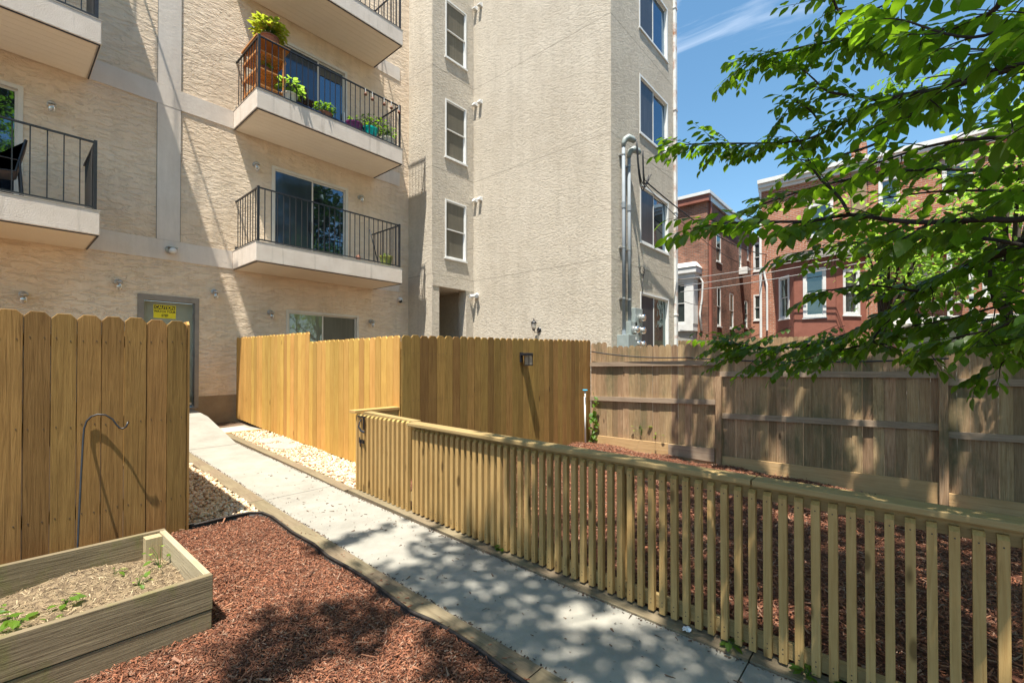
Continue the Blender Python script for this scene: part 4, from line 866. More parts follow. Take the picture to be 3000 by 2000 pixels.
part('backrest', ch, M['chair'], lambda b: [b.box((4.28, 10.25+.02*i, 7.45+.09*i), (4.72, 10.268+.02*i, 7.52+.09*i)) for i in range(5)])
for x in (4.29, 4.71):
    part('leg', ch, M['chair'], lambda b: b.tube([(x, 9.78, Z2), (x, 10.26, 7.40), (x, 10.36, 7.92)], .014, 6)); part('leg', ch, M['chair'], lambda b: b.tube([(x, 10.26, Z2), (x, 9.82, 7.36)], .014, 6))
for k, (x, z) in enumerate(((5.68, 7.90), (5.86, 7.86), (6.18, 7.88), (6.38, 7.88), (6.60, 7.86))):
    t = thing('hanging_bell', 'small brown bell on the upper balcony rail, '+('leftmost of five','second from the left','above the turquoise pot','second from the right corner','nearest the right corner post')[k], 'bell', (x, 9.44, z), 'bells along the upper balcony rail')
    part('bell', t, M['terra'], lambda b: b.lathe([(.038, -.06), (.032, -.03), (.018, .0), (.006, .012)], (x, 9.44, z), 'z', 12), smooth=True); part('cord', t, M['white'], lambda b: b.tube([(x, 9.44, z), (x, 9.45, 8.0)], .006, 5))
Z1 = 3.976
pot(6.36, 9.62, Z1, .15, .26, 'greenpot', 'mottled green pot at the right end of the lower right balcony', (14, .05, .12, 'leaf'))
cable([(5.93, 9.66, 4.82), (6.05, 9.66, 4.42), (6.20, 9.68, Z1)], .013, 'dark stick leaning inside the lower right balcony', nm='broom_handle')
bpy.data.objects['broom_handle']['category'] = 'stick'
b = MB(); b.lathe([(.03, 0), (.055, .03), (.06, .08), (.035, .13), (.01, .135)], (5.55, 9.52, Z1), 'z', 14); b.build('small_jar', M['terra'], smooth=True, tag_=('little brown jar sitting on the edge of the lower right balcony', 'jar'))
ch = thing('patio_chair', 'dark sling chair behind the railing of the left balcony', 'chair', (.1, 10.1, Z1))
part('frame', ch, M['black'], lambda b: [(b.tube([(x0, y, 4.95), (x0-.10, y, 4.45), (x0-.5, y, 4.40), (x0-.55, y, Z1)], .015, 8), b.tube([(x0-.42, y, 4.62), (x0-.06, y, 4.62), (x0-.02, y, Z1)], .015, 8)) for x0 in (.33,) for y in (9.9, 10.35)])
part('sling', ch, M['chair'], lambda b: (b.prism([(.33, 9.9, 4.95), (.35, 9.9, 4.95), (.25, 9.9, 4.45), (-.18, 9.9, 4.40), (-.18, 9.9, 4.38), (.23, 9.9, 4.43)], (0, .45, 0))))
b = MB(); b.prism([(1.02, 9.50, 3.99), (1.02, 10.32, 3.99), (1.02, 10.32, 4.55), (1.02, 10.20, 4.62), (1.02, 9.50, 5.0)], (.012, 0, 0)); b.build('privacy_screen', M['black'], tag_=('black panel tied inside the end railing of the left lower balcony', 'screen'))
b = MB(); b.box((1.02, 9.50, 6.95), (1.032, 10.3, 7.95)); b.build('privacy_screen', M['black'], tag_=('black panel inside the end railing of the left upper balcony', 'screen'))

# ------------------------------------------------------------------ brick rowhouses across the alley
XH = 21.5
def house(lab, y0, y1, top, wm, wins, cm, parts=None, depth=11):
    h = thing('brick_rowhouse', lab, 'house', (XH, (y0+y1)/2, -.5), None)
    holes = [(a, b_, z0, z1) for a, b_, z0, z1 in wins]
    part('wall', h, wm, lambda b: (wall(b, FX(XH), y0, y1, -1, top, holes, .14), b.quad((XH, y1, -1), (XH+depth, y1, -1), (XH+depth, y1, top), (XH, y1, top)) if parts != 'open' else None, b.quad((XH, y0, -1), (XH, y0, top), (XH+depth, y0, top), (XH+depth, y0, -1))))
    part('roof', h, M['rooftar'], lambda b: b.box((XH+.05, y0+.02, top-.05), (XH+depth, y1-.02, top+.02)))
    part('cornice', h, cm, lambda b: (b.box((XH-.28, y0, top-.10), (XH+.05, y1+.0, top+.06)), b.box((XH-.20, y0, top-.26), (XH-.003, y1, top-.10)), b.box((XH-.10, y0, top-.40), (XH-.003, y1, top-.26))))
    for a, b_, z0, z1 in wins: 
        dhung(h, FX(XH), a, b_, z0, z1, M['g_house'], M['g_house'], M['white'], fw=.09, out=.03, deep=-.12)
        part('lintel', h, M['slate'], lambda b: fbox(b, FX(XH), (a-.08, z1+.0, 0), (b_+.08, z1+.16, .02)))
    return h
# left house, with its long side wall along the light well
YA = 6.84
hA = thing('brick_rowhouse', 'dark red brick house with white parapet edge beside the stucco tower', 'house', (XH, 9, -.5))
sw = [(22.75, 23.55, 5.6-.25+1.15, 7.9), (22.85, 23.5, 3.4, 5.35), (24.9, 25.65, 3.4, 5.3), (26.65, 27.2, 6.75, 8.35), (28.3, 28.72, 7.5, 8.35), (27.75, 28.4, 3.6, 5.2)]
part('wall', hA, M['brickA'], lambda b: wall(b, FX(XH), YA, 13.5, -1, 9.2, [(7.36, 8.3, 3.4, 5.35)], .12))
part('wall', hA, M['brickA'], lambda b: wall(b, FY(YA), XH, 29.2, -1, 9.2, sw, .14))
for a, c, e, g in sw: dhung(hA, FY(YA), a, c, e, g, M['g_house'], M['g_house'], M['white'], fw=.08, out=-.02, deep=-.13)
part('cornice', hA, M['redpaint'], lambda b: (b.box((XH-.16, YA-.12, 9.02), (XH+.1, 13.5, 9.32)),))
part('coping', hA, M['white'], lambda b: (b.box((XH-.22, YA-.18, 9.32), (XH+.2, 13.5, 9.46)), b.box((XH+.2, YA-.18, 9.32), (29.2, YA+.2, 9.46)), b.box((XH+.1, YA-.10, 9.06), (29.2, YA-.003, 9.32))))
part('roof', hA, M['rooftar'], lambda b: b.box((XH+.1, YA+.1, 9.2), (31, 13.4, 9.31)))
part('downspout', hA, M['redpaint'], lambda b: b.box((XH+.16, YA-.11, -.5), (XH+.30, YA-.003, 9.05)))
# white bay with a little hipped roof on the left house
by = part('bay', hA, M['white'], lambda b: (b.box((20.9, 7.30, 3.1), (XH-.003, 9.6, 3.42)), b.box((20.9, 7.28, 3.42), (XH-.003, 7.62, 5.35)), b.box((20.9, 8.38, 3.42), (XH-.003, 9.6, 5.35)), b.box((20.88, 7.26, 5.35), (XH-.003, 9.62, 5.50)), b.box((20.72, 7.10, 5.72), (XH-.003, 9.8, 5.98)), b.box((20.80, 7.18, 5.50), (XH-.003, 9.7, 5.72))))
part('bay_roof', by, M['white'], lambda b: b.add([(20.68,7.06,5.98),(20.68,9.84,5.98),(21.49,9.84,5.98),(21.49,7.06,5.98),(21.2,7.3,6.28),(21.2,9.6,6.28),(21.49,9.6,6.30),(21.49,7.3,6.30)], [(0,4,5,1),(0,3,7,4),(4,7,6,5),(1,5,6,2)]))
dhung(by, FX(20.95), 7.62, 8.38, 3.44, 5.33, M['g_house'], M['g_house'], M['white'], fw=.07, out=.03, deep=-.08)
part('bay_base', by, M['greywall'], lambda b: b.box((20.98, 7.35, .0), (XH-.003, 9.5, 3.1)))
part('vent_pipe', hA, M['lwire'] if False else M['white'], lambda b: b.tube([(XH-.25, 7.35, 5.60), (XH-.10, 7.18, 5.58), (XH-.06, 7.05, 5.35), (XH-.05, 7.08, 4.6), (XH-.05, 7.18, 3.9), (XH-.05, 7.10, 3.1)], .045, 8), smooth=True)
ac = thing('air_conditioner', 'small white window air conditioner on the side wall of the dark red brick house', 'air conditioner', (27.2, 6.7, 6.5))
part('case', ac, M['white'], lambda b: b.box((26.62, 6.42, 6.42), (27.25, 6.86, 6.80)), bevel=.02); part('grille', ac, M['greywall'], lambda b: [b.box((26.68, 6.412, 6.47+.04*i), (27.19, 6.419, 6.485+.04*i)) for i in range(7)])
# back of the light well
hW = thing('brick_rowhouse', 'narrow brick wing with white windows between the two larger brick houses', 'house', (29.2, 5.8, -.5))
bw = [(6.30, 6.72, 6.95, 8.6), (6.30, 6.72, 4.1, 5.6)]
part('wall', hW, M['brickB'], lambda b: wall(b, FX(29.2), 4.7, 6.84, -1, 8.9, bw, .1))
for h_ in bw: dhung(hW, FX(29.2), *h_, M['g_house'], M['g_house'], M['white'], fw=.07)
part('coping', hW, M['white'], lambda b: b.box((29.05, 4.7, 8.9), (29.4, 6.84, 9.05)))
# middle house with the bay
uw = [(2.12, 2.95, 6.65, 7.95)]
hB = house('orange brick house with a canted bay and white cornice, behind the left of the tree', 1.07, 4.72, 9.28, M['brickB'], uw, M['white'])
for z0, z1 in ((-.5, 3.1), (5.30, 5.62)): part('bay_wall', hB, M['redpaint'], lambda b: b.prism([(XH-.003, 4.12, z0), (20.5, 3.30, z0), (20.5, 1.95, z0), (XH-.003, 1.13, z0)], (0, 0, z1-z0)))
part('bay_roof', hB, M['rooftar'], lambda b: b.add([(20.25,3.45,5.60),(20.25,1.85,5.60),(XH,.98,5.60),(XH,4.28,5.60),(XH,3.7,6.12),(XH,1.5,6.12),(20.9,2.9,5.98),(20.9,2.3,5.98)], [(0,3,4,6),(0,6,7,1),(1,7,5,2),(6,4,5,7),(0,1,2,3)]))
def slantwin(par, p, q, z0, z1, fw=.10):
    p, q = Vector((*p, 0)), Vector((*q, 0)); d = (q-p).normalized(); n = Vector((d.y, -d.x, 0)); 
    if n.x > 0: n = -n
    Fm = lambda v: p+d*v[0]+n*v[2]+Vector((0, 0, v[1])); L_ = (q-p).length
    part('bay_panel', par, M['redpaint'], lambda b: (fbox(b, Fm, (0, 3.1, -.06), (L_*.22, 5.3, 0)), fbox(b, Fm, (L_*.78, 3.1, -.06), (L_, 5.3, 0)), fbox(b, Fm, (L_*.22, 3.1, -.06), (L_*.78, z0, 0)), fbox(b, Fm, (L_*.22, z1, -.06), (L_*.78, 5.3, 0))))
    dhung(par, Fm, L_*.22, L_*.78, z0, z1, M['g_house'], M['g_house'], M['white'], fw=fw)
slantwin(hB, (XH-.005, 4.12), (20.5, 3.30), 3.4, 5.12); slantwin(hB, (20.5, 1.95), (XH-.005, 1.13), 3.4, 5.12)
slantwin(hB, (20.5, 3.28), (20.5, 1.97), 3.35, 5.22)
part('downspout', hB, M['white'], lambda b: (b.tube([(XH-.06, 4.66, 9.0), (XH-.06, 4.66, -.5)], .05, 8),))
part('gutter_pipe', hB, M['white'], lambda b: b.tube([(XH-.05, 4.55, 5.7), (XH-.06, 4.50, 5.3), (XH-.06, 4.42, 4.9), (XH-.06, 4.42, 3.0)], .04, 8))
part('chimney', hB, M['brickB'], lambda b: b.box((XH+.05, 1.09, 9.2), (XH+.7, 1.55, 9.95)))
part('party_stucco', hB, M['plinth'], lambda b: b.box((XH-.06, 1.10, 7.3), (XH-.004, 1.55, 9.0)))
# third house
hC = house('brick house with tall upper window and orange porch roof, mostly behind the foliage', -2.9, 1.05, 9.25, M['brickB'], [(-1.70, -.96, 7.4, 8.42), (-.58, -.14, 4.0, 5.0), (.15, .75, 7.3, 8.4), (-2.5, -1.9, 3.8, 5.2)], M['white'])
part('porch_roof', hC, M['orangepaint'], lambda b: (b.prism([(XH-.003, .5, 5.85), (20.2, .5, 5.55), (20.2, .5, 5.45), (XH-.003, .5, 5.45)], (0, -2.2, 0)),))
part('porch_post', hC, M['white'], lambda b: (b.box((20.3, -1.12, 2.6), (20.42, -1.0, 5.45)), b.box((20.3, -1.6, 2.6), (20.40, -1.5, 5.45)), b.box((20.3, -1.6, 3.55), (20.4, .4, 3.65))))
hD = house('fourth brick house of the row, at the right edge behind the tree', -7.5, -2.95, 9.0, M['brickB'], [(-4.4, -3.6, 6.9, 8.3), (-4.6, -3.5, 3.4, 5.2), (-6.5, -5.6, 6.9, 8.3)], M['white'])
part('porch', hD, M['white'], lambda b: (b.box((20.0, -5.4, 3.0), (XH-.003, -3.2, 3.12)), [b.box((20.02, -5.35+.13*i, 3.12), (20.06, -5.31+.13*i, 3.95)) for i in range(17)], b.box((20.0, -5.4, 3.95), (20.08, -3.2, 4.03)), b.box((20.0, -3.32, -.4), (20.12, -3.2, 5.6)), b.box((19.9, -5.5, 5.6), (XH-.003, -3.1, 5.75))))
for k, (a, b_) in enumerate(((-12.4, -7.55), (-18, -12.45))):
    house('brick rowhouse beyond the right edge, seen reflected in the tower windows' if k == 0 else 'last brick rowhouse of the row far to the right', a, b_, 9.1, M['brickB'], [(a+1, a+1.9, 3.4, 5.2), (a+3, a+3.9, 3.4, 5.2), (a+1, a+1.9, 6.6, 8.1), (a+3, a+3.9, 6.6, 8.1)], M['white'])
# clapboard sheds and back fences across the alley
def shed(lab, x0, x1, y0, y1, z1, rm='greywall'):
    t = thing('garden_shed', lab, 'shed', ((x0+x1)/2, (y0+y1)/2, -.4))
    part('wall', t, M[rm], lambda b: (b.box((x0+.03, y0+.03, -.5), (x1, y1-.03, z1)), [b.prism([(x0+.03, y0, z), (x0-.0, y0, z), (x0+.028, y0, z+.145)], (0, y1-y0, 0)) for z in np.arange(.9, z1-.1, .15)]))
    part('roof', t, M['greywall'], lambda b: b.prism([(x0-.15, y0-.1, z1), (x1+.1, y0-.1, z1+.35), (x1+.1, y0-.1, z1+.43), (x0-.15, y0-.1, z1+.08)], (0, y1-y0+.2, 0)))
shed('pale clapboard shed beyond the grey fence behind the leaves', 13.6, 16.2, -2.6, .15, 2.42)
shed('second clapboard shed beyond the fence nearer the right edge', 13.9, 16.2, -6.0, -2.9, 2.55)
f = thing('back_fence', 'plain grey board fence across the alley below the brick houses', 'fence', (16.5, 4.5, -.3))
part('picket_panel', f, M['grey_z'], lambda b: pickets(b, (16.5, .3), (16.5, 12.5), .14, lambda t: 2.45, lambda t: -.5, (1, 0)))
part('rail', f, M['grey_y'], lambda b: b.box((16.44, .3, 2.0), (16.48, 12.5, 2.09)))
for k, (za, zb_, s) in enumerate(((5.35, 5.75, .25), (5.05, 5.60, .22), (4.8, 5.45, .30))):
    cable(sag((20.2, 7.6, za), (19.6, -4.5, zb_+.5), s, 24), .016, ('uppermost', 'middle', 'lowest')[k]+' grey utility cable strung in front of the brick houses', 'lwire', 'cables in front of the brick houses', n=5)

# ------------------------------------------------------------------ the broadleaf tree over the yard
TR = (4.7, -1.9)
tree = thing('broadleaf_tree', 'leafy broad-leaved tree whose branches reach in from the right edge', 'tree', (TR[0], TR[1], -.2))
tb = MB(); V, F = [], []
def spline(P, n=6):
    P = [Vector(p) for p in P]; out = []
    for i in range(len(P)-1):
        a, b, c, d = P[max(i-1, 0)], P[i], P[i+1], P[min(i+2, len(P)-1)]
        for k in range(n):
            t = k/n; out.append(.5*((2*b)+(c-a)*t+(2*a-5*b+4*c-d)*t*t+(3*b-a-3*c+d)*t**3))
    out.append(P[-1]); return out
def limb(P, r0, r1, n=6):
    Q = spline(P, n); k = len(Q); tb.tube(Q, [r0+(r1-r0)*i/(k-1) for i in range(k)], 6, False); return Q
def twig(p, d, L_, leaves, ls, droop=.35, r=.003):
    d = d.normalized(); Q = [p.copy()]; q = p.copy(); n = 6; side = 1
    for i in range(n):
        d = (d+Vector((random.uniform(-.16, .16), random.uniform(-.16, .16), random.uniform(-.16, .10)-droop*.12))).normalized(); q = q+d*(L_/n); Q.append(q.copy())
    tb.tube(Q, [r*(1-.7*i/n) for i in range(n+1)], 4, False)
    for k in range(leaves):
        t = .08+.92*(k+random.random()*.6)/leaves; i = min(int(t*n), n-1); pp = Q[i].lerp(Q[i+1], t*n-i); dd = (Q[i+1]-Q[i]).normalized()
        side = -side; s_ = dd.cross(Vector((0, 0, 1)));
        if s_.length < .05: s_ = Vector((1, 0, 0))
        s_.normalize()
        ld = (dd*.55+s_*side*random.uniform(.5, 1.0)+Vector((0, 0, random.uniform(-.75, -.05)))); up = Vector((random.uniform(-.35, .35), random.uniform(-.35, .35), 1))
        if k == leaves-1: ld = dd+Vector((0, 0, -.3))
        add_leaf(V, F, pp+ld.normalized()*ls*.14, ld, up, ls*(.62+.6*random.random()), random.uniform(.0, .3))
def clothe(Q, start, step, L_, leaves, ls, spread=.8, updn=0, flat=.45):
    acc = 0; n = len(Q); side = 1; i0 = int(n*start)
    for i in range(max(i0, 1), n):
        acc += (Q[i]-Q[i-1]).length
        while acc > step:
            acc -= step; d = (Q[i]-Q[i-1]).normalized(); s_ = d.cross(Vector((0, 0, 1))).normalized(); side = -side
            a = random.uniform(-flat, flat)+updn
            twig(Q[i], d*.8+s_*side*spread*random.uniform(.5, 1.2)+Vector((0, 0, a)), L_*random.uniform(.6, 1.15)*(1.0-.35*(i/n)), leaves, ls)
    twig(Q[-1], Q[-1]-Q[-2], L_*.7, leaves, ls)
P0 = Vector((TR[0], TR[1], 0))
limb([P0+Vector((0, 0, -.4)), P0+Vector((.05, .02, .8)), P0+Vector((-.03, .05, 1.7)), P0+Vector((-.08, .1, 2.6))], .13, .085)
limb([P0+Vector((-.08, .1, 2.6)), P0+Vector((-.5, .3, 3.9)), P0+Vector((-1.2, .9, 5.2)), P0+Vector((-1.6, 1.4, 6.3))], .085, .02)
LS = .074
# a: the low branch crossing the frame
Q = limb([P0+Vector((-.02, .05, 1.5)), at(3250, 700, 1.55), at(2955, 645, 1.62), at(2725, 651, 1.72), at(2614, 645, 1.8), at(2488, 630, 1.9), at(2368, 648, 2.0), at(2227, 650, 2.1), at(2100, 655, 2.2)], .013, .0045)
clothe(Q, .22, .05, .36, 11, LS, .8, .0)
twig(at(2130, 655, 2.15), at(1985, 680, 2.2)-at(2130, 655, 2.15), .26, 8, LS)
q = limb([at(2488, 630, 1.9), at(2460, 580, 1.92), at(2400, 520, 1.98), at(2370, 470, 2.0)], .007, .004); clothe(q, .2, .07, .22, 7, LS)
# b: thick dark branch lower right
Q = limb([P0+Vector((0, .02, 1.2)), at(3250, 640, 1.9), at(3000, 714, 2.1), at(2859, 768, 2.4), at(2763, 818, 2.6), at(2668, 875, 2.8), at(2622, 905, 3.0), at(2515, 965, 3.3), at(2400, 1005, 3.6), at(2250, 1020, 4.0), at(2130, 1000, 4.2)], .034, .005)
clothe(Q, .22, .046, .46, 13, LS, .9, .02)
twig(at(2180, 1005, 4.1), at(2030, 1010, 4.2)-at(2180, 1005, 4.1), .42, 11, LS); twig(at(2150, 1000, 4.1), at(2020, 960, 4.1)-at(2150, 1000, 4.1), .38, 10, LS); twig(at(2250, 1030, 3.9), at(2100, 1085, 3.9)-at(2250, 1030, 3.9), .42, 11, LS)
twig(at(2330, 1030, 3.8), at(2180, 1090, 3.9)-at(2330, 1030, 3.8), .45, 11, LS); twig(at(2230, 1000, 3.9), at(2080, 1040, 4.1)-at(2230, 1000, 3.9), .45, 11, LS)
for _ in range(22):
    x_, y_ = random.uniform(2080, 2420), random.uniform(965, 1075); f_ = random.uniform(3.9, 4.5); a_ = at(x_+90, y_-25, f_); twig(a_, at(x_-40, y_+20, f_)-a_+Vector((random.gauss(0, .05), random.gauss(0, .05), random.gauss(0, .04))), .36, 11, LS)
q = limb([at(2763, 818, 2.6), at(2700, 850, 2.55), at(2632, 845, 2.6), at(2540, 835, 2.7), at(2430, 850, 2.8)], .012, .004); clothe(q, .1, .07, .3, 8, LS, .8)
q = limb([at(2668, 875, 2.8), at(2560, 990, 2.9), at(2600, 1010, 2.8), at(2650, 1030, 2.75)], .008, .003); clothe(q, .1, .07, .26, 8, LS, .8, .0)
q = limb([at(2900, 790, 2.2), at(2910, 880, 2.2), at(2960, 950, 2.2)], .008, .003); clothe(q, .1, .055, .28, 9, LS, .9, .0)
q = limb([at(3100, 850, 1.8), at(2950, 950, 1.9), at(2800, 990, 2.2), at(2720, 1030, 2.4)], .008, .003); clothe(q, .1, .06, .26, 9, LS, .9, .0)
# c: long branch reaching left to the tower edge
Q = limb([P0+Vector((-.05, .08, 2.2)), at(3200, 120, 1.7), at(3000, 190, 2.0), at(2775, 255, 2.4), at(2648, 281, 2.6), at(2578, 297, 2.8), at(2508, 341, 2.95), at(2414, 388, 3.1), at(2344, 412, 3.25), at(2227, 420, 3.4), at(2087, 420, 3.6), at(2010, 424, 3.7)], .017, .0045)
clothe(Q, .25, .046, .38, 12, LS, .85, .0)
twig(at(2060, 422, 3.6), at(1950, 432, 3.7)-at(2060, 422, 3.6), .30, 9, LS); twig(at(2120, 422, 3.55), at(2050, 500, 3.6)-at(2120, 422, 3.55), .30, 9, LS); twig(at(2140, 422, 3.5), at(2080, 380, 3.6)-at(2140, 422, 3.5), .28, 9, LS)
q = limb([at(2578, 297, 2.8), at(2531, 285, 2.85), at(2428, 269, 3.0), at(2386, 234, 3.1), at(2349, 200, 3.2)], .010, .004); clothe(q, .1, .07, .34, 9, LS, .8)
q = limb([at(2414, 388, 3.1), at(2380, 330, 3.15), at(2330, 300, 3.25), at(2300, 330, 3.3)], .007, .003); clothe(q, .1, .06, .26, 9, LS, .8)
q = limb([at(2700, 270, 2.5), at(2600, 400, 2.6), at(2480, 450, 2.7), at(2360, 480, 2.8)], .010, .004); clothe(q, .1, .085, .30, 8, LS, .8)
# d: upper branch
Q = limb([P0+Vector((-.08, .1, 2.6)), at(3150, -60, 1.7), at(2900, 40, 2.2), at(2750, 90, 2.5), at(2500, 112, 2.9), at(2420, 125, 3.05), at(2344, 140, 3.2), at(2240, 165, 3.4), at(2180, 190, 3.5)], .015, .0045)
clothe(Q, .25, .050, .36, 11, LS, .85, .0)
twig(at(2200, 180, 3.45), at(2095, 225, 3.5)-at(2200, 180, 3.45), .32, 10, LS); twig(at(2280, 155, 3.3), at(2180, 130, 3.3)-at(2280, 155, 3.3), .28, 9, LS)
Q = limb([P0+Vector((-.08, .1, 2.6)), at(3000, -260, 2.2), at(2700, -180, 2.5), at(2500, -110, 2.8), at(2440, -30, 2.9), at(2466, 47, 2.9), at(2530, 95, 2.8)], .02, .004); clothe(Q, .1, .065, .34, 9, LS, .85)
twig(at(2450, -20, 2.9), at(2300, 10, 3.0)-at(2450, -20, 2.9), .34, 10, LS); twig(at(2480, 20, 2.9), at(2330, 60, 3.0)-at(2480, 20, 2.9), .34, 10, LS)
# e: large leaves close to the camera, top right
for kk, P_ in enumerate(([at(3300, -60, 1.1), at(3050, 30, 1.1), at(2850, 110, 1.15), at(2650, 60, 1.3)], [at(3300, 200, 1.1), at(3050, 180, 1.1), at(2800, 240, 1.15), at(2680, 330, 1.3)], [at(3300, 420, 1.2), at(3020, 400, 1.2), at(2760, 420, 1.35), at(2560, 480, 1.55)], [at(3300, -300, 1.2), at(3000, -160, 1.2), at(2780, -60, 1.3), at(2600, 10, 1.5)], [at(3250, 560, 1.4), at(3000, 560, 1.5), at(2760, 560, 1.65), at(2600, 580, 1.8)], [at(3250, 860, 1.6), at(3000, 880, 1.7), at(2800, 930, 1.9), at(2650, 960, 2.2)], [at(3250, 960, 1.7), at(3050, 1010, 1.8), at(2900, 1080, 2.0)], [at(3250, 80, 1.6), at(3050, 110, 1.6), at(2850, 160, 1.8), at(2700, 150, 2.0)], [at(3250, 300, 1.8), at(3050, 330, 1.9), at(2850, 380, 2.1), at(2700, 470, 2.3)])):
    P_ = [P0+Vector((-.05, .06, 1.3+.13*kk)), P_[0]] + [p_+(p_-Vector((0, 0, EYE)))*.28 for p_ in P_[1:]]; Q = limb(P_, .011, .003); clothe(Q, .3, .085, .28, 8, LS, .85, .06)
for P_ in ([P0+Vector((0, .05, 1.4)), at(3250, 820, 1.9), at(2900, 700, 2.2), at(2600, 700, 2.6), at(2370, 735, 3.0)], [P0+Vector((0, .05, 1.9)), at(3250, 500, 1.9), at(2950, 500, 2.2), at(2650, 500, 2.5), at(2400, 545, 2.7), at(2230, 600, 2.8)],
    [P0+Vector((0, .05, 1.0)), at(3300, 960, 2.2), at(3000, 930, 2.5), at(2700, 965, 3.0), at(2450, 1030, 3.4), at(2330, 1060, 3.6)]):
    Q = limb(P_, .012, .004); clothe(Q, .3, .06, .36, 10, LS, .9, .04)
# f: farther crown over the yard
for k in range(34):
    x, y, z = random.uniform(3.6, 8.6), random.uniform(-4.5, 1.6), random.uniform(2.7, 5.6)
    p = Vector((x, y, z)); fx = .7547*x+.656*y; rx = (.656*x-.7547*y)/fx; up_ = (z-EYE)/fx
    if rx < .72+.25*max(0, up_-.25) : continue
    d = Vector((x-TR[0], y-TR[1], .3)).normalized(); a = p-d*.7; Q = limb([P0+Vector((-.22, .16, 3.1)), a, p-d*.3+Vector((0, 0, .05)), p], .012, .004)[6:]; clothe(Q, .1, .10, .45, 12, LS*1.05, .95, .02)
# g: crown overhead, above the frame, that shades path and mulch
def over(n, x0, x1, y0, y1, z0, z1, keep):
    c = 0
    while c < n:
        x, y, z = random.uniform(x0, x1), random.uniform(y0, y1), random.uniform(z0, z1); fx = .7547*x+.656*y
        if fx > .1 and (z-EYE-.35)/fx < .90: continue
        if not keep(x+.3125*z, y+.131*z): continue
        c += 1; p = Vector((x, y, z)); d = Vector((x-TR[0], y-TR[1], .5)).normalized(); Q = limb([p-d*.8, p-d*.4+Vector((0, 0, .06)), p], .012, .004); clothe(Q, .05, .13, .5, 10, LS*1.1, .95, .0)
def fleck(X, Y): return .5+.30*math.sin(2.3*X+3.1*Y+1)+.26*math.sin(4.3*Y-3.1*X)+.22*math.sin(7.1*X+6.3*Y+2)+.16*math.sin(11.3*Y-8.1*X)
def dens(X, Y):               # how thick the high crown is above ground point X, Y as the sun sees it
    if X > 7.6: return (min(1, max(0, (3.25-Y)/.6)))*(1.0 if math.sin(6.3*Y+1)+math.sin(14.7*Y+17*X)+.9*math.sin(4.1*Y-12*X)+.7*math.sin(23*Y-9*X) > (.12 if Y < 2.6 else .35) else .01)
    if X > 2.9:
        e = 2.75+.35*math.sin(2.3*X); return min(1, max(0, (e-Y)/.8))*(1 if fleck(X, Y) > .04 or Y > 1.6 and fleck(X, Y) > .4 else .1)
    if X > 1.8: return (min(1, max(0, (3.45+.25*math.sin(5*X)-Y)/.5)) if not (3.5 < Y < 3.95 and abs(Y-3.75-.25*(X-2.3)) < .09) else .9)*(1 if fleck(X, Y) > .02 else .03)
    return min(1, max(0, (3.0+.12*math.sin(6*X)-Y)/.45))*(1 if fleck(X, Y) > .16 else .05)
c = 0; tries = 0
while c < 30000 and tries < 900000:
    tries += 1
    X, Y = (random.uniform(.4, 8.9), random.uniform(-3.2, 3.8)) if tries % 2 else (random.uniform(7.7, 8.75), random.uniform(-2.6, 3.6)); q = dens(X, Y)
    if random.random() > q: continue
    z = random.uniform(4.8, 10.0) if X > 2.9 else random.uniform(8.5, 12); x, y = X-.3125*z, Y-.131*z; fx = .7547*x+.656*y
    if fx > .1 and (z-EYE)/fx < .92: continue
    c += 1; add_leaf(V, F, Vector((x, y, z)), Vector((random.gauss(0, 1), random.gauss(0, 1), random.uniform(-.5, .1))), Vector((random.gauss(0, .3), random.gauss(0, .3), 1)), .125*(.6+.6*random.random()), .1)
for k in range(9000):          # unseen rest of the crown, over and behind the camera, added to block sky light
    z = random.uniform(5.5, 11); X, Y = random.uniform(-2.5, 9.5), random.uniform(-9, -3.0)
    add_leaf(V, F, Vector((X-.3125*z, Y-.131*z+.4, z)), Vector((random.gauss(0, 1), random.gauss(0, 1), random.uniform(-.5, .1))), Vector((random.gauss(0, .3), random.gauss(0, .3), 1)), .17*(.6+.6*random.random()), .1)
print('high leaves', c)
for k in range(16):
    X, Y = random.uniform(1.5, 8.5), random.uniform(-3, 2.2); z = random.uniform(8.2, 10.6); x, y = X-.3125*z, Y-.131*z
    limb([P0+Vector((-1.2, .9, 5.2)), Vector(((x+TR[0]-1.2)/2, (y+TR[1]+.9)/2, (z+5.4)/2+.5)), Vector((x, y, z))], .035, .008)
tb.build('branches', M['bark'], tree, smooth=True)
lo = MB().add(V, F).build('foliage', M['leaf'], tree); lo['kind'] = 'stuff'
NLEAF = len(V)//10
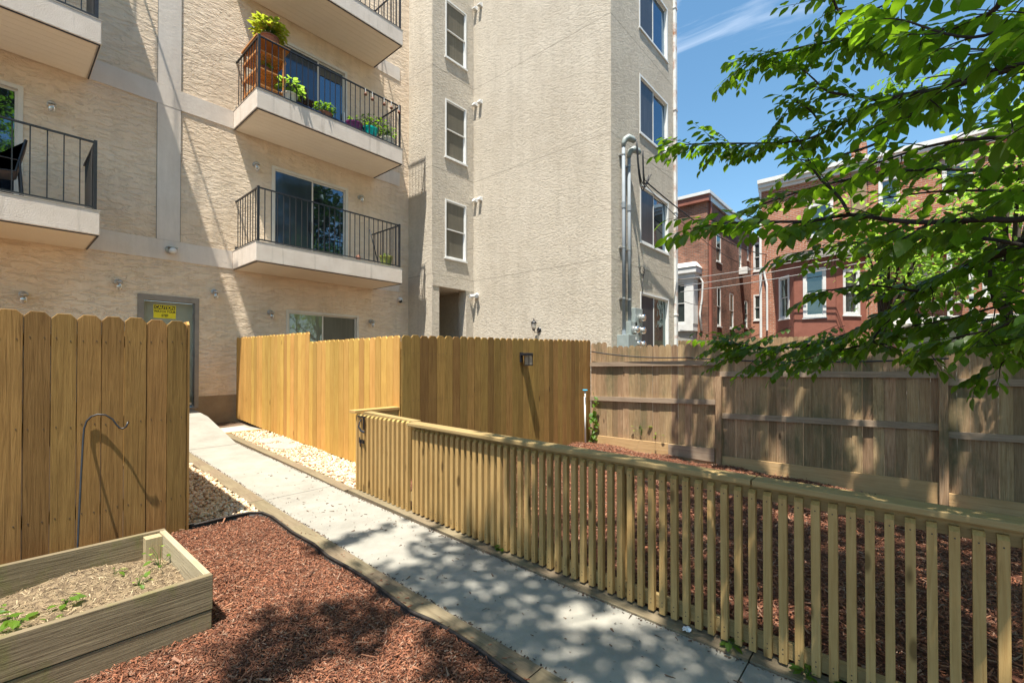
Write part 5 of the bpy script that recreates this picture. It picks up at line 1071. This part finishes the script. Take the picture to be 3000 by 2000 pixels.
# ------------------------------------------------------------------ paler trees beyond the fence
def bg_tree(lab, x, y, h, r, n, m='leaf_y', ls=.11, z0=2.4):
    t = thing('garden_tree', lab, 'tree', (x, y, -.4)); b = MB(); b.tube([(x, y, -.5), (x+.1, y, 1.5), (x, y+.1, h*.6), (x, y, h*.85)], [.13, .10, .06, .02], 8)
    Vb, Fb = [], []
    cl = [(random.gauss(0, .45), random.gauss(0, .45), random.uniform(-.7, 1)) for _ in range(16)]
    for a in cl[:9]: b.tube([(x, y, h*.5), (x+a[0]*r*.6, y+a[1]*r*.6, z0+(h-z0)*(.5+a[2]*.3)), (x+a[0]*r, y+a[1]*r, z0+(h-z0)*(.5+a[2]*.45))], [.04, .02, .006], 5, False)
    for k in range(n):
        a = random.choice(cl); q = Vector((random.gauss(0, .24), random.gauss(0, .24), random.gauss(0, .15)))
        p = Vector((x+(a[0]+q.x)*r, y+(a[1]+q.y)*r, z0+(h-z0)*(.5+a[2]*.45)+q.z*r))
        add_leaf(Vb, Fb, p, Vector((random.gauss(0, 1), random.gauss(0, 1), random.uniform(-.9, .2))), Vector((random.gauss(0, .5), random.gauss(0, .5), 1)), ls*(.6+.8*random.random()), .2)
    b.build('trunk', M['bark'], t, smooth=True); MB().add(Vb, Fb).build('crown', M[m], t)
bg_tree('yellow-green tree beyond the grey fence at the right edge of the photo', 13.0, -4.0, 9.0, 2.2, 6500)
bg_tree('smaller yellow-green tree showing through the branches in front of the brick houses', 11.0, -1.3, 5.6, 1.7, 2600)
bg_tree('bright leafed sapling behind the fence below the orange porch roof', 12.0, .3, 5.0, 1.2, 1300)
bg_tree('broad green tree behind the camera side, reflected in the patio doors', -.6, -9.0, 14.5, 3.6, 6500, 'leaf_d', .30, 4)
bg_tree('second broad green tree behind the camera, reflected in the glass', 13.5, -9.5, 14.0, 3.8, 6500, 'leaf_d', .30, 4)
# creeper at the fence corner and weeds
def vine(lab, pts, n, s):
    t = thing('climbing_plant', lab, 'plant', pts[0]); b = MB(); b.tube(pts, .004, 5); b.build('stem', M['leaf'], t); Vv, Fv = [], []
    for k in range(n):
        i = random.random()*(len(pts)-1); a = Vector(pts[int(i)]).lerp(Vector(pts[int(i)+1]), i-int(i)); add_leaf(Vv, Fv, a, Vector((random.uniform(-1, .3), random.uniform(-1, .2), random.uniform(-.6, .4))), Vector((-.6, -.5, 1)), s*(.6+.7*random.random()), .2)
    MB().add(Vv, Fv).build('leaves', M['leaf_y'], t)
vine('bright green creeper climbing the corner where golden and grey fences meet', [(7.93, 4.74, .08), (7.91, 4.72, .4), (7.90, 4.74, .62), (7.88, 4.66, .85), (7.86, 4.70, 1.05)], 34, .12)
sprout('weed', 'little weed growing above the kick board of the grey fence', 7.93, 3.72, .30, 9, .08, .20)
sprout('weed', 'second small weed on the grey fence kick board, right of the first', 7.93, 3.45, .26, 6, .07, .18)
for x, y, lab in ((2.81, .40, 'round-leaved weed at the foot of the railing, right of the white scrap'), (2.80, .22, 'dark weed under the railing near the right edge'), (2.82, .78, 'green weed between the timber and nearest balusters'), (2.87, 2.6, 'small weed under the middle of the railing')):
    sprout('weed', lab, x, y, G(y)+.01, 10, .06, .05, 'leaf')
# litter on the path
lm = MB(); pts = [p for p in pts_in([(1.98,-.2),(2.72,-.2),(2.68,6.4),(1.98,6.4)], 26)]
scatter(lm, pts, lambda x, y: G(y)+.001, chipv, .030, .32, .12, .2, .002); scatter(lm, pts_in([(1.8,0),(2.85,0),(2.85,5.5),(1.8,5.5)], 55), lambda x, y: G(y)+.004, chipv, .012, .5, .2, .2, .003)
scatter(lm, [(pxr(y)-.01+random.uniform(-.02, .015), y) for y in np.arange(.2, 8.5, .018)]+[(pxl(y)+random.uniform(-.015, .02), y) for y in np.arange(.2, 8, .018)], lambda x, y: G(y)+.002, chipv, .016, .5, .3, .3, .003)
struct(lm.build('leaf_litter', M['litter']), 'stuff', 'brown leaf and bark bits scattered over the concrete path', 'litter')
b = MB(); rr = [(2.80+.05*math.cos(a)*random.uniform(.4, 1), 1.02+.04*math.sin(a)*random.uniform(.4, 1), G(1.02)+.014+random.uniform(0, .018)) for a in np.arange(0, 6.28, .45)]
b.add(rr+[(2.80, 1.02, G(1)+.035)], [(i, (i+1) % len(rr), len(rr)) for i in range(len(rr))]); b.build('paper_scrap', M['paper'], tag_=('crumpled white paper scrap on the timber under the railing', 'scrap'))
